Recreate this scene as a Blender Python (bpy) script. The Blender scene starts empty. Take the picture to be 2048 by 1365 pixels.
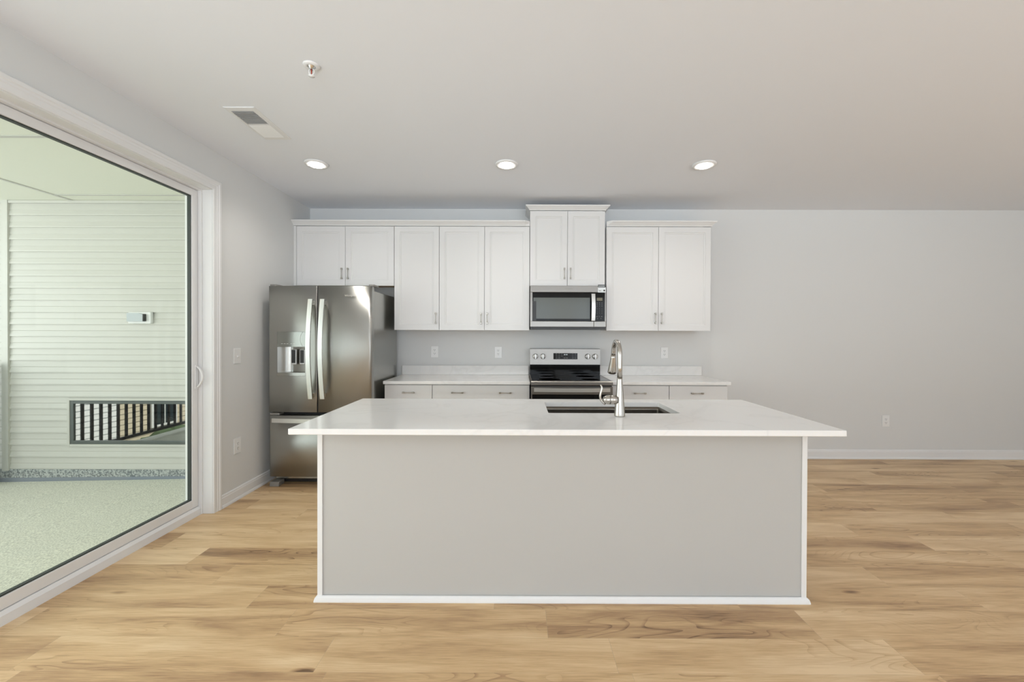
import bpy, bmesh, math, random
from mathutils import Vector, Matrix

random.seed(7)
S = bpy.context.scene
COL = S.collection
PI = math.pi

# ------------------------------------------------------------------ camera
cam_d = bpy.data.cameras.new('camera')
cam = bpy.data.objects.new('camera', cam_d)
COL.objects.link(cam)
cam_d.sensor_width = 36.0
cam_d.lens = 812.9 / 2048 * 36.0
cam_d.shift_x = -14.27 / 2048
cam_d.shift_y = -8.09 / 2048
cam_d.clip_start = 0.02
cam.location = (0, 0, 1.3577)
_yaw, _pitch, _roll = 0.0017, -0.0058, 0.0031
cam.matrix_world = (Matrix.Translation((0, 0, 1.3577)) @ Matrix.Rotation(_yaw, 4, 'Z') @
                    Matrix.Rotation(PI / 2 + _pitch, 4, 'X') @ Matrix.Rotation(_roll, 4, 'Z'))
S.camera = cam

# ------------------------------------------------------------------ view
S.view_settings.view_transform = 'Standard'
S.view_settings.look = 'None'
S.view_settings.gamma = 1.0
S.view_settings.use_curve_mapping = False
S.view_settings.exposure = 0.12

# ------------------------------------------------------------------ sky
w = bpy.data.worlds.new('sky'); S.world = w
w.use_nodes = True
nt = w.node_tree; nt.nodes.clear()
bg = nt.nodes.new('ShaderNodeBackground'); wo = nt.nodes.new('ShaderNodeOutputWorld')
bg.inputs['Color'].default_value = (0.78, 0.88, 1.0, 1)
bg.inputs['Strength'].default_value = 1.3
nt.links.new(bg.outputs[0], wo.inputs[0])

sun_d = bpy.data.lights.new('sun', 'SUN'); sun_d.energy = 8; sun_d.angle = 0.02
sun_d.color = (1, 0.96, 0.92)
sun = bpy.data.objects.new('sun', sun_d); COL.objects.link(sun)
sun.rotation_euler = Vector((-0.66, 0.33, -0.67)).to_track_quat('-Z', 'Y').to_euler()


def area(name, loc, target, sx, sy, power, color):
    d = bpy.data.lights.new(name, 'AREA'); d.shape = 'RECTANGLE'
    d.size = sx; d.size_y = sy; d.energy = power; d.color = color
    o = bpy.data.objects.new(name, d); COL.objects.link(o)
    o.location = loc
    o.rotation_euler = (Vector(target) - Vector(loc)).to_track_quat('-Z', 'Y').to_euler()
    return o


# daylight entering by the rear windows of the room (behind the camera)
area('daylight_rear_window', (1.1, -3.44, 1.5), (1.1, 0, 1.5), 6.2, 1.8, 54, (0.87, 0.94, 1.0))
# unseen fill lamp added at the far right to brighten left wall and refrigerator
area('side_fill_lamp', (6.52, -0.8, 1.5), (0, 1.2, 1.4), 2.6, 1.7, 10, (0.88, 0.945, 1.0))
# unseen lamp added outside the rear windows, aimed up to brighten the ceiling
area('ceiling_fill_lamp', (0.9, -7.2, -0.45), (0.9, -6.2, 3.0), 8.4, 6.0, 1720, (0.82, 0.91, 1.0))
# daylight entering by the near leaves of the sliding door
area('daylight_patio_door', (-2.36, 0.62, 1.25), (0, 0.62, 1.25), 2.3, 2.1, 12, (0.95, 0.98, 1.0))
# daylight at the open side of the porch
area('daylight_porch', (-5.75, 0.6, 1.62), (-3.0, 1.6, 1.8), 6.0, 2.15, 84, (0.93, 0.96, 1.0))

DOWNLIGHT_W = 1.9

# ------------------------------------------------------------------ materials
MATS = {}


def mat(name, color, rough=0.5, metal=0.0, spec=0.5, emit=None, estr=0.0, coat=0.0):
    m = bpy.data.materials.new(name); m.use_nodes = True
    b = m.node_tree.nodes['Principled BSDF']
    b.inputs['Base Color'].default_value = (*color, 1)
    b.inputs['Roughness'].default_value = rough
    b.inputs['Metallic'].default_value = metal
    b.inputs['Specular IOR Level'].default_value = spec
    b.inputs['Coat Weight'].default_value = coat
    if emit:
        b.inputs['Emission Color'].default_value = (*emit, 1)
        b.inputs['Emission Strength'].default_value = estr
    MATS[name] = m
    return m


def N(m, t, **kw):
    n = m.node_tree.nodes.new(t)
    for k, v in kw.items():
        setattr(n, k, v)
    return n


def L(m, a, b):
    m.node_tree.links.new(a, b)


def noise_bump(m, scale, strength, dist=0.002, stretch=(1, 1, 1), detail=3):
    b = m.node_tree.nodes['Principled BSDF']
    tc = N(m, 'ShaderNodeTexCoord'); mp = N(m, 'ShaderNodeMapping')
    mp.inputs['Scale'].default_value = stretch
    nz = N(m, 'ShaderNodeTexNoise'); nz.inputs['Scale'].default_value = scale
    nz.inputs['Detail'].default_value = detail
    bp = N(m, 'ShaderNodeBump'); bp.inputs['Strength'].default_value = strength
    bp.inputs['Distance'].default_value = dist
    L(m, tc.outputs['Object'], mp.inputs['Vector']); L(m, mp.outputs[0], nz.inputs['Vector'])
    L(m, nz.outputs['Fac'], bp.inputs['Height']); L(m, bp.outputs[0], b.inputs['Normal'])
    return nz


M_wall = mat('wall_paint', (0.73, 0.735, 0.725), 0.75); noise_bump(M_wall, 220, 0.06, 0.001)
M_ceil = mat('ceiling_paint', (0.84, 0.86, 0.90), 0.9); noise_bump(M_ceil, 160, 0.06, 0.001)
M_trim = mat('white_trim_paint', (0.83, 0.83, 0.825), 0.35)
M_island = mat('island_panel_paint', (0.525, 0.52, 0.50), 0.45)
M_cab = mat('white_cabinet_paint', (0.765, 0.76, 0.75), 0.35)
M_maple = mat('raw_maple_plywood', (0.52, 0.33, 0.16), 0.5)
M_carc = mat('cabinet_side_paint', (0.80, 0.795, 0.78), 0.4)
M_plate = mat('white_plastic', (0.85, 0.85, 0.84), 0.3)
M_slot = mat('socket_slot_dark', (0.12, 0.11, 0.10), 0.5)
M_vinyl = mat('white_vinyl', (0.82, 0.815, 0.81), 0.3)
M_gasket = mat('black_gasket', (0.04, 0.05, 0.045), 0.5)
M_nickel = mat('brushed_nickel', (0.50, 0.475, 0.435), 0.24, 1.0)
M_pull = mat('satin_nickel_pull', (0.42, 0.40, 0.36), 0.28, 1.0)
M_black = mat('black_glass', (0.006, 0.006, 0.006), 0.06, 0, 0.22)
M_blackp = mat('black_plastic', (0.015, 0.014, 0.013), 0.35)
M_dark = mat('dark_gap', (0.02, 0.02, 0.02), 0.8)
M_win = mat('oven_window_grey', (0.10, 0.11, 0.10), 0.12)
M_legend = mat('printed_legend_grey', (0.20, 0.20, 0.195), 0.5)
M_lcd = mat('lcd_olive', (0.17, 0.155, 0.095), 0.3)
M_lens = mat('lamp_lens', (1, 1, 1), 0.4, emit=(1.0, 0.96, 0.9), estr=14)
M_red = mat('red_glass_bulb', (0.35, 0.03, 0.01), 0.15)
M_chrome = mat('chrome', (0.75, 0.75, 0.74), 0.12, 1.0)
M_sidg = mat('vinyl_siding', (0.60, 0.59, 0.545), 0.45)
M_soff = mat('vinyl_soffit', (0.86, 0.86, 0.75), 0.5)
M_alu = mat('dark_aluminium_rail', (0.03, 0.03, 0.032), 0.4, 0.3)
M_frm = mat('grey_metal_surround', (0.13, 0.15, 0.145), 0.35, 0.6)
M_firebox = mat('firebox_black', (0.012, 0.013, 0.013), 0.6)
M_ext = mat('tan_clapboard', (0.62, 0.54, 0.40), 0.7)
M_exw = mat('exterior_white_trim', (0.8, 0.8, 0.78), 0.5)
M_roof = mat('grey_shingles', (0.13, 0.13, 0.14), 0.9)
M_asph = mat('asphalt', (0.11, 0.11, 0.11), 0.9)
M_lawn = mat('lawn_grass', (0.09, 0.14, 0.05), 0.95)
M_leaf = mat('hedge_leaves', (0.10, 0.15, 0.07), 0.8)
M_tyre = mat('tyre_rubber', (0.02, 0.02, 0.02), 0.8)
M_car = mat('silver_car_paint', (0.35, 0.38, 0.42), 0.25, 0.5)
M_wglass = mat('window_glass_dark', (0.03, 0.045, 0.05), 0.05)
M_cream = mat('white_label_paper', (0.8, 0.84, 0.85), 0.5)
M_shadow = mat('vent_throat_grey', (0.26, 0.26, 0.255), 0.8)
M_gs = mat('grey_sealant_strip', (0.25, 0.28, 0.33), 0.6)
M_doorgrey = mat('appliance_grey_plastic', (0.26, 0.25, 0.23), 0.4)
M_silverp = mat('silver_plastic', (0.55, 0.54, 0.52), 0.35, 0.6)


def steel(name, col, rough, axis='Z', aniso=0.75):
    """brushed stainless; fine streaks along the given axis"""
    m = mat(name, col, rough, 1.0)
    b = m.node_tree.nodes['Principled BSDF']
    tc = N(m, 'ShaderNodeTexCoord'); mp = N(m, 'ShaderNodeMapping')
    sc = {'Z': (420, 420, 2.5), 'X': (2.5, 420, 420)}[axis]
    mp.inputs['Scale'].default_value = sc
    nz = N(m, 'ShaderNodeTexNoise'); nz.inputs['Scale'].default_value = 1.0
    nz.inputs['Detail'].default_value = 2
    mr = N(m, 'ShaderNodeMapRange'); mr.inputs[3].default_value = rough * 0.93; mr.inputs[4].default_value = rough * 1.08
    mc = N(m, 'ShaderNodeMix', data_type='RGBA')
    mc.inputs[6].default_value = (*[c * 0.975 for c in col], 1); mc.inputs[7].default_value = (*[min(1, c * 1.025) for c in col], 1)
    L(m, tc.outputs['Object'], mp.inputs[0]); L(m, mp.outputs[0], nz.inputs['Vector'])
    L(m, nz.outputs['Fac'], mr.inputs[0]); L(m, mr.outputs[0], b.inputs['Roughness'])
    L(m, nz.outputs['Fac'], mc.inputs[0]); L(m, mc.outputs[2], b.inputs['Base Color'])
    b.inputs['Anisotropic'].default_value = aniso
    tg = N(m, 'ShaderNodeTangent', direction_type='RADIAL', axis=axis if axis == 'Z' else 'Z')
    L(m, tg.outputs[0], b.inputs['Tangent'])
    if axis == 'Z': b.inputs['Anisotropic Rotation'].default_value = 0.25
    return m


M_steel = steel('brushed_stainless', (0.43, 0.43, 0.405), 0.34, 'Z', 0.9)
M_steelx = steel('brushed_stainless_horizontal', (0.28, 0.265, 0.245), 0.34, 'X')
M_handle = steel('bright_stainless', (0.78, 0.78, 0.76), 0.32, 'Z')
M_handlex = steel('bright_stainless_horizontal', (0.78, 0.78, 0.76), 0.32, 'X')
M_sink = steel('sink_stainless', (0.15, 0.135, 0.115), 0.3, 'X')
M_case = steel('grey_appliance_case', (0.42, 0.42, 0.39), 0.25, 'Z')


def quartz():
    m = mat('white_quartz', (0.8, 0.79, 0.77), 0.12, coat=0.0)
    b = m.node_tree.nodes['Principled BSDF']
    tc = N(m, 'ShaderNodeTexCoord')
    n1 = N(m, 'ShaderNodeTexNoise'); n1.inputs['Scale'].default_value = 1.6; n1.inputs['Detail'].default_value = 8
    n1.inputs['Distortion'].default_value = 1.2
    r1 = N(m, 'ShaderNodeValToRGB')
    e = r1.color_ramp.elements
    e[0].position = 0.47; e[0].color = (0, 0, 0, 1); e[1].position = 0.5; e[1].color = (1, 1, 1, 1)
    x = r1.color_ramp.elements.new(0.53); x.color = (0, 0, 0, 1)
    n2 = N(m, 'ShaderNodeTexNoise'); n2.inputs['Scale'].default_value = 240
    mx = N(m, 'ShaderNodeMix', data_type='RGBA')
    mx.inputs[6].default_value = (0.90, 0.89, 0.87, 1); mx.inputs[7].default_value = (0.70, 0.69, 0.67, 1)
    mul = N(m, 'ShaderNodeMath', operation='MULTIPLY'); mul.inputs[1].default_value = 0.22
    mx2 = N(m, 'ShaderNodeMix', data_type='RGBA', blend_type='MULTIPLY'); mx2.inputs[0].default_value = 0.08
    L(m, tc.outputs['Object'], n1.inputs['Vector']); L(m, tc.outputs['Object'], n2.inputs['Vector'])
    L(m, n1.outputs['Fac'], r1.inputs[0]); L(m, r1.outputs[0], mul.inputs[0]); L(m, mul.outputs[0], mx.inputs[0])
    L(m, mx.outputs[2], mx2.inputs[6]); L(m, n2.outputs['Color'], mx2.inputs[7])
    L(m, mx2.outputs[2], b.inputs['Base Color'])
    return m


M_quartz = quartz()


def speckle(name, c1, c2, scale, rough=0.8, th=(0.4, 0.6)):
    m = mat(name, c1, rough)
    b = m.node_tree.nodes['Principled BSDF']
    tc = N(m, 'ShaderNodeTexCoord')
    n1 = N(m, 'ShaderNodeTexNoise'); n1.inputs['Scale'].default_value = scale; n1.inputs['Detail'].default_value = 4
    mr = N(m, 'ShaderNodeMapRange'); mr.inputs[1].default_value = th[0]; mr.inputs[2].default_value = th[1]
    mx = N(m, 'ShaderNodeMix', data_type='RGBA')
    mx.inputs[6].default_value = (*c1, 1); mx.inputs[7].default_value = (*c2, 1)
    L(m, tc.outputs['Object'], n1.inputs['Vector']); L(m, n1.outputs['Fac'], mr.inputs[0])
    L(m, mr.outputs[0], mx.inputs[0]); L(m, mx.outputs[2], b.inputs['Base Color'])
    bp = N(m, 'ShaderNodeBump'); bp.inputs['Strength'].default_value = 0.4; bp.inputs['Distance'].default_value = 0.003
    L(m, n1.outputs['Fac'], bp.inputs['Height']); L(m, bp.outputs[0], b.inputs['Normal'])
    return m


M_deck = speckle('porch_deck_coating', (0.58, 0.58, 0.50), (0.84, 0.83, 0.73), 110, 0.8)
M_curb = speckle('speckled_flashing', (0.17, 0.19, 0.20), (0.52, 0.54, 0.53), 70, 0.6)
M_brick = mat('red_brick', (0.4, 0.15, 0.09), 0.8)
_b = M_brick.node_tree.nodes['Principled BSDF']; _t = N(M_brick, 'ShaderNodeTexBrick'); _c = N(M_brick, 'ShaderNodeTexCoord')
_mp = N(M_brick, 'ShaderNodeMapping'); _mp.inputs['Rotation'].default_value = (PI / 2, 0, PI / 2)
_t.inputs['Color1'].default_value = (0.42, 0.16, 0.09, 1); _t.inputs['Color2'].default_value = (0.30, 0.10, 0.06, 1)
_t.inputs['Mortar'].default_value = (0.5, 0.47, 0.42, 1); _t.inputs['Scale'].default_value = 4
L(M_brick, _c.outputs['Object'], _mp.inputs[0]); L(M_brick, _mp.outputs[0], _t.inputs['Vector'])
L(M_brick, _t.outputs['Color'], _b.inputs['Base Color'])


def glass(name, tint, ior=1.5):
    m = bpy.data.materials.new(name); m.use_nodes = True
    t = m.node_tree; t.nodes.clear()
    o = t.nodes.new('ShaderNodeOutputMaterial'); mx = t.nodes.new('ShaderNodeMixShader')
    tr = t.nodes.new('ShaderNodeBsdfTransparent'); tr.inputs[0].default_value = (*tint, 1)
    gl = t.nodes.new('ShaderNodeBsdfGlossy'); gl.inputs['Roughness'].default_value = 0.0
    r0 = ((ior - 1) / (ior + 1)) ** 2
    lw = t.nodes.new('ShaderNodeLayerWeight'); lw.inputs['Blend'].default_value = 0.5
    pw = t.nodes.new('ShaderNodeMath'); pw.operation = 'POWER'; pw.inputs[1].default_value = 5
    ma = t.nodes.new('ShaderNodeMath'); ma.operation = 'MULTIPLY_ADD'; ma.inputs[1].default_value = 1 - r0; ma.inputs[2].default_value = r0
    t.links.new(lw.outputs['Facing'], pw.inputs[0]); t.links.new(pw.outputs[0], ma.inputs[0])
    t.links.new(ma.outputs[0], mx.inputs[0]); t.links.new(tr.outputs[0], mx.inputs[1])
    t.links.new(gl.outputs[0], mx.inputs[2]); t.links.new(mx.outputs[0], o.inputs[0])
    return m


M_glass = glass('door_glass', (0.965, 0.985, 0.945), 1.35)
M_clear = glass('clear_window_glass', (0.99, 0.99, 0.99), 1.35)
M_fglass = glass('fireplace_glass', (0.55, 0.58, 0.58), 3.9)


# wood floor ------------------------------------------------------------
def floor_mat():
    m = mat('oak_plank_floor', (0.5, 0.35, 0.2), 0.42)
    b = m.node_tree.nodes['Principled BSDF']
    uv = N(m, 'ShaderNodeUVMap'); uv.uv_map = 'grain'      # metres along / across each plank, offset per plank
    uv2 = N(m, 'ShaderNodeUVMap'); uv2.uv_map = 'edge'     # metres from plank corner
    at = N(m, 'ShaderNodeAttribute'); at.attribute_name = 'tone'; at.attribute_type = 'GEOMETRY'

    def noise(scale, detail, dist=0.0, stretch=(1, 1, 1), rough=0.55):
        mp = N(m, 'ShaderNodeMapping'); mp.inputs['Scale'].default_value = stretch
        n = N(m, 'ShaderNodeTexNoise'); n.inputs['Scale'].default_value = scale
        n.inputs['Detail'].default_value = detail; n.inputs['Distortion'].default_value = dist
        n.inputs['Roughness'].default_value = rough
        L(m, uv.outputs[0], mp.inputs[0]); L(m, mp.outputs[0], n.inputs['Vector'])
        return n
    fine = noise(1, 5, 0, (7, 190, 1), 0.65)
    broad = noise(1, 3, 0.6, (1.1, 9, 1))
    # cathedral grain: rings of a low frequency field
    fld = noise(1, 2, 0.3, (0.9, 5.0, 1), 0.4)
    mm = N(m, 'ShaderNodeMath', operation='MULTIPLY'); mm.inputs[1].default_value = 26
    sn = N(m, 'ShaderNodeMath', operation='FRACT')
    L(m, fld.outputs['Fac'], mm.inputs[0]); L(m, mm.outputs[0], sn.inputs[0])
    ring = N(m, 'ShaderNodeMapRange'); ring.inputs[1].default_value = 0.72; ring.inputs[2].default_value = 1.0
    L(m, sn.outputs[0], ring.inputs[0])
    patch = noise(1, 2, 0, (0.7, 3.0, 1))
    pm = N(m, 'ShaderNodeMapRange'); pm.inputs[1].default_value = 0.48; pm.inputs[2].default_value = 0.62
    L(m, patch.outputs['Fac'], pm.inputs[0])
    rp = N(m, 'ShaderNodeMath', operation='MULTIPLY'); L(m, ring.outputs[0], rp.inputs[0]); L(m, pm.outputs[0], rp.inputs[1])
    rp2 = N(m, 'ShaderNodeMath', operation='MULTIPLY'); rp2.inputs[1].default_value = 0.30
    L(m, rp.outputs[0], rp2.inputs[0])
    # knots
    mpk = N(m, 'ShaderNodeMapping'); mpk.inputs['Scale'].default_value = (1.5, 4.6, 1)
    vo = N(m, 'ShaderNodeTexVoronoi'); vo.inputs['Scale'].default_value = 1.0; vo.inputs['Randomness'].default_value = 1.0
    L(m, uv.outputs[0], mpk.inputs[0]); L(m, mpk.outputs[0], vo.inputs['Vector'])
    kn = N(m, 'ShaderNodeMapRange'); kn.inputs[1].default_value = 0.10; kn.inputs[2].default_value = 0.0
    L(m, vo.outputs['Distance'], kn.inputs[0])
    sep = N(m, 'ShaderNodeSeparateColor'); L(m, vo.outputs['Color'], sep.inputs[0])
    gt = N(m, 'ShaderNodeMath', operation='GREATER_THAN'); gt.inputs[1].default_value = 0.5
    L(m, sep.outputs[0], gt.inputs[0])
    kk = N(m, 'ShaderNodeMath', operation='MULTIPLY'); L(m, kn.outputs[0], kk.inputs[0]); L(m, gt.outputs[0], kk.inputs[1])
    # combine to a value 0..1
    a1 = N(m, 'ShaderNodeMapRange'); a1.inputs[1].default_value = 0.25; a1.inputs[2].default_value = 0.75
    a1.inputs[3].default_value = -0.22; a1.inputs[4].default_value = 0.22
    L(m, fine.outputs['Fac'], a1.inputs[0])
    a2 = N(m, 'ShaderNodeMapRange'); a2.inputs[1].default_value = 0.25; a2.inputs[2].default_value = 0.75
    a2.inputs[3].default_value = -0.37; a2.inputs[4].default_value = 0.37
    L(m, broad.outputs['Fac'], a2.inputs[0])
    s1 = N(m, 'ShaderNodeMath', operation='ADD'); L(m, a1.outputs[0], s1.inputs[0]); L(m, a2.outputs[0], s1.inputs[1])
    s2 = N(m, 'ShaderNodeMath', operation='ADD'); L(m, s1.outputs[0], s2.inputs[0]); L(m, at.outputs['Fac'], s2.inputs[1])
    s3 = N(m, 'ShaderNodeMath', operation='SUBTRACT'); L(m, s2.outputs[0], s3.inputs[0]); L(m, rp2.outputs[0], s3.inputs[1])
    s4 = N(m, 'ShaderNodeMath', operation='SUBTRACT'); L(m, s3.outputs[0], s4.inputs[0]); L(m, kk.outputs[0], s4.inputs[1])
    cr = N(m, 'ShaderNodeValToRGB')
    el = cr.color_ramp.elements
    el[0].position = 0.0; el[0].color = (0.165, 0.092, 0.045, 1)
    el[1].position = 1.0; el[1].color = (0.82, 0.61, 0.37, 1)
    e = el.new(0.30); e.color = (0.44, 0.27, 0.14, 1)
    e = el.new(0.60); e.color = (0.64, 0.43, 0.225, 1)
    L(m, s4.outputs[0], cr.inputs[0])
    # seams
    sx = N(m, 'ShaderNodeSeparateXYZ'); L(m, uv2.outputs[0], sx.inputs[0])
    rr = []
    for i in (0, 1):
        lt = N(m, 'ShaderNodeMath', operation='LESS_THAN'); lt.inputs[1].default_value = (0.0014, 0.0012)[i]
        L(m, sx.outputs[i], lt.inputs[0]); rr.append(lt)
    mxx = N(m, 'ShaderNodeMath', operation='MAXIMUM'); L(m, rr[0].outputs[0], mxx.inputs[0])
    hv = N(m, 'ShaderNodeMath', operation='MULTIPLY'); hv.inputs[1].default_value = 0.6
    L(m, rr[1].outputs[0], hv.inputs[0]); L(m, hv.outputs[0], mxx.inputs[1])
    mix = N(m, 'ShaderNodeMix', data_type='RGBA'); mix.inputs[7].default_value = (0.46, 0.34, 0.22, 1)
    sc = N(m, 'ShaderNodeMath', operation='MULTIPLY'); sc.inputs[1].default_value = 0.7
    L(m, mxx.outputs[0], sc.inputs[0]); L(m, sc.outputs[0], mix.inputs[0])
    L(m, cr.outputs[0], mix.inputs[6]); L(m, mix.outputs[2], b.inputs['Base Color'])
    bp = N(m, 'ShaderNodeBump'); bp.inputs['Strength'].default_value = 0.12; bp.inputs['Distance'].default_value = 0.001
    L(m, fine.outputs['Fac'], bp.inputs['Height']); L(m, bp.outputs[0], b.inputs['Normal'])
    return m


M_floor = floor_mat()

# ------------------------------------------------------------------ mesh helpers


class MB:
    """collects shapes, then builds ONE mesh object"""

    def __init__(s):
        s.bm = bmesh.new()

    def box(s, x0, x1, y0, y1, z0, z1, bev=0.0, seg=2):
        t = bmesh.new()
        bmesh.ops.create_cube(t, size=1.0)
        bmesh.ops.scale(t, vec=(x1 - x0, y1 - y0, z1 - z0), verts=t.verts)
        bmesh.ops.translate(t, vec=((x0 + x1) / 2, (y0 + y1) / 2, (z0 + z1) / 2), verts=t.verts)
        if bev > 0:
            bmesh.ops.bevel(t, geom=list(t.edges), offset=bev, segments=seg, profile=0.5, affect='EDGES')
        s.add(t); return s

    def add(s, t, mtx=None):
        me = bpy.data.meshes.new('t'); t.to_mesh(me); t.free()
        if mtx is not None:
            me.transform(mtx)
        s.bm.from_mesh(me); bpy.data.meshes.remove(me)
        return s

    def prism(s, pts, axis, a, b):
        """polygon pts extruded along axis from a to b. axis 'X': pts=(y,z); 'Y': pts=(x,z); 'Z': pts=(x,y)"""
        def P(p, v):
            return {'X': (v, p[0], p[1]), 'Y': (p[0], v, p[1]), 'Z': (p[0], p[1], v)}[axis]
        t = bmesh.new()
        A = [t.verts.new(P(p, a)) for p in pts]; B = [t.verts.new(P(p, b)) for p in pts]
        n = len(pts)
        t.faces.new(A); t.faces.new(B[::-1])
        for i in range(n):
            t.faces.new((A[i], B[i], B[(i + 1) % n], A[(i + 1) % n]))
        bmesh.ops.recalc_face_normals(t, faces=t.faces)
        s.add(t); return s

    def mitre(s, prof, corners, close=False, caps=True):
        """profile (out, up) swept on a path: corners = list of functions p -> xyz"""
        t = bmesh.new(); rows = []
        for f in corners:
            rows.append([t.verts.new(f(*p)) for p in prof])
        n = len(prof)
        rng = range(len(rows)) if close else range(len(rows) - 1)
        for i in rng:
            A = rows[i]; B = rows[(i + 1) % len(rows)]
            for k in range(n):
                t.faces.new((A[k], B[k], B[(k + 1) % n], A[(k + 1) % n]))
        if caps and not close:
            t.faces.new(rows[0]); t.faces.new(rows[-1][::-1])
        bmesh.ops.recalc_face_normals(t, faces=t.faces)
        s.add(t); return s

    def lathe(s, prof, loc=(0, 0, 0), axis='Z', n=40):
        t = bmesh.new(); rows = []
        for r, h in prof:
            row = []
            for i in range(n):
                a = 2 * PI * i / n; c, d = r * math.cos(a), r * math.sin(a)
                row.append(t.verts.new({'Z': (c, d, h), 'Y': (c, h, d), 'X': (h, c, d)}[axis]))
            rows.append(row)
        for i in range(len(rows) - 1):
            for k in range(n):
                t.faces.new((rows[i][k], rows[i][(k + 1) % n], rows[i + 1][(k + 1) % n], rows[i + 1][k]))
        t.faces.new(rows[0]); t.faces.new(rows[-1][::-1])
        bmesh.ops.translate(t, vec=loc, verts=t.verts)
        bmesh.ops.recalc_face_normals(t, faces=t.faces)
        for f in t.faces:
            if len(f.verts) == 4: f.smooth = True
        s.add(t); return s

    def tube(s, pts, rad, n=20, flat=None):
        """tube along pts; rad number or list; flat=(rx, ry) multipliers"""
        t = bmesh.new(); rows = []
        P = [Vector(p) for p in pts]
        if not isinstance(rad, (list, tuple)): rad = [rad] * len(P)
        prev = None
        for i, p in enumerate(P):
            d = (P[min(i + 1, len(P) - 1)] - P[max(i - 1, 0)]).normalized()
            if prev is None:
                u = d.orthogonal().normalized()
            else:
                u = (prev - d * prev.dot(d)).normalized()
            prev = u; v = d.cross(u)
            fx, fy = flat or (1, 1)
            rows.append([t.verts.new(p + u * (rad[i] * fx * math.cos(2 * PI * k / n)) + v * (rad[i] * fy * math.sin(2 * PI * k / n))) for k in range(n)])
        for i in range(len(rows) - 1):
            for k in range(n):
                f = t.faces.new((rows[i][k], rows[i][(k + 1) % n], rows[i + 1][(k + 1) % n], rows[i + 1][k])); f.smooth = True
        t.faces.new(rows[0]); t.faces.new(rows[-1][::-1])
        bmesh.ops.recalc_face_normals(t, faces=t.faces)
        s.add(t); return s

    def sweep(s, rects):
        """rects: list of 4-corner sections joined in sequence (bars)"""
        t = bmesh.new(); rows = [[t.verts.new(c) for c in r] for r in rects]
        n = len(rects[0])
        for i in range(len(rows) - 1):
            for k in range(n):
                t.faces.new((rows[i][k], rows[i][(k + 1) % n], rows[i + 1][(k + 1) % n], rows[i + 1][k]))
        t.faces.new(rows[0]); t.faces.new(rows[-1][::-1])
        bmesh.ops.recalc_face_normals(t, faces=t.faces)
        s.add(t); return s

    def build(s, name, m, parent=None, mods=None):
        org = Vector((0, 0, 0))
        q = parent
        while q is not None:
            org += q.location; q = q.parent
        if parent is None:
            if len(s.bm.verts):
                xs = [v.co for v in s.bm.verts]
                org = Vector(((min(v.x for v in xs) + max(v.x for v in xs)) / 2, (min(v.y for v in xs) + max(v.y for v in xs)) / 2, min(v.z for v in xs)))
        bmesh.ops.translate(s.bm, vec=-org, verts=s.bm.verts)
        me = bpy.data.meshes.new(name); s.bm.to_mesh(me); s.bm.free()
        me.materials.append(m)
        o = bpy.data.objects.new(name, me); COL.objects.link(o)
        if parent is None: o.location = org
        else: o.parent = parent
        return o


def thing(name, label, cat, loc=(0, 0, 0), group=None):
    o = bpy.data.objects.new(name, None); COL.objects.link(o)
    o.empty_display_size = 0.1; o.location = loc
    o['label'] = label; o['category'] = cat
    if group: o['group'] = group
    return o


def tag(o, label, cat, group=None):
    o['label'] = label; o['category'] = cat
    if group: o['group'] = group
    return o


def struct(o):
    o['kind'] = 'structure'; return o


def dup(root, loc, label, group=None, rz=0):
    r = root.copy(); COL.objects.link(r); r.location = loc; r.rotation_euler = (0, 0, rz)
    r['label'] = label
    if group: r['group'] = group
    for ch in list(root.children):
        c = ch.copy(); COL.objects.link(c); c.parent = r
        for g in list(ch.children):
            d = g.copy(); COL.objects.link(d); d.parent = c
    return r


def text(body, size, m, parent, loc, rot=(PI / 2, 0, 0), name='lettering', depth=0.0004):
    cu = bpy.data.curves.new(name, 'FONT'); cu.body = body; cu.size = size
    cu.align_x = 'CENTER'; cu.align_y = 'CENTER'; cu.extrude = depth
    tmp = bpy.data.objects.new(name, cu); COL.objects.link(tmp)
    dg = bpy.context.evaluated_depsgraph_get()
    me = bpy.data.meshes.new_from_object(tmp.evaluated_get(dg))
    bpy.data.objects.remove(tmp); bpy.data.curves.remove(cu)
    me.materials.clear(); me.materials.append(m)
    o = bpy.data.objects.new(name, me); COL.objects.link(o)
    org = Vector((0, 0, 0)); q = parent
    while q is not None:
        org += q.location; q = q.parent
    o.parent = parent; o.location = Vector(loc) - org; o.rotation_euler = rot
    return o


# ------------------------------------------------------------------ room constants
XL, XR, D, YB, H = -2.3146, 6.6, 4.4825, -3.5, 2.74
OY0, OY1, OZ = -0.62, 3.065, 2.45           # sliding door opening in wall_left
XO = -2.52                                   # outer face of left wall

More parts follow.
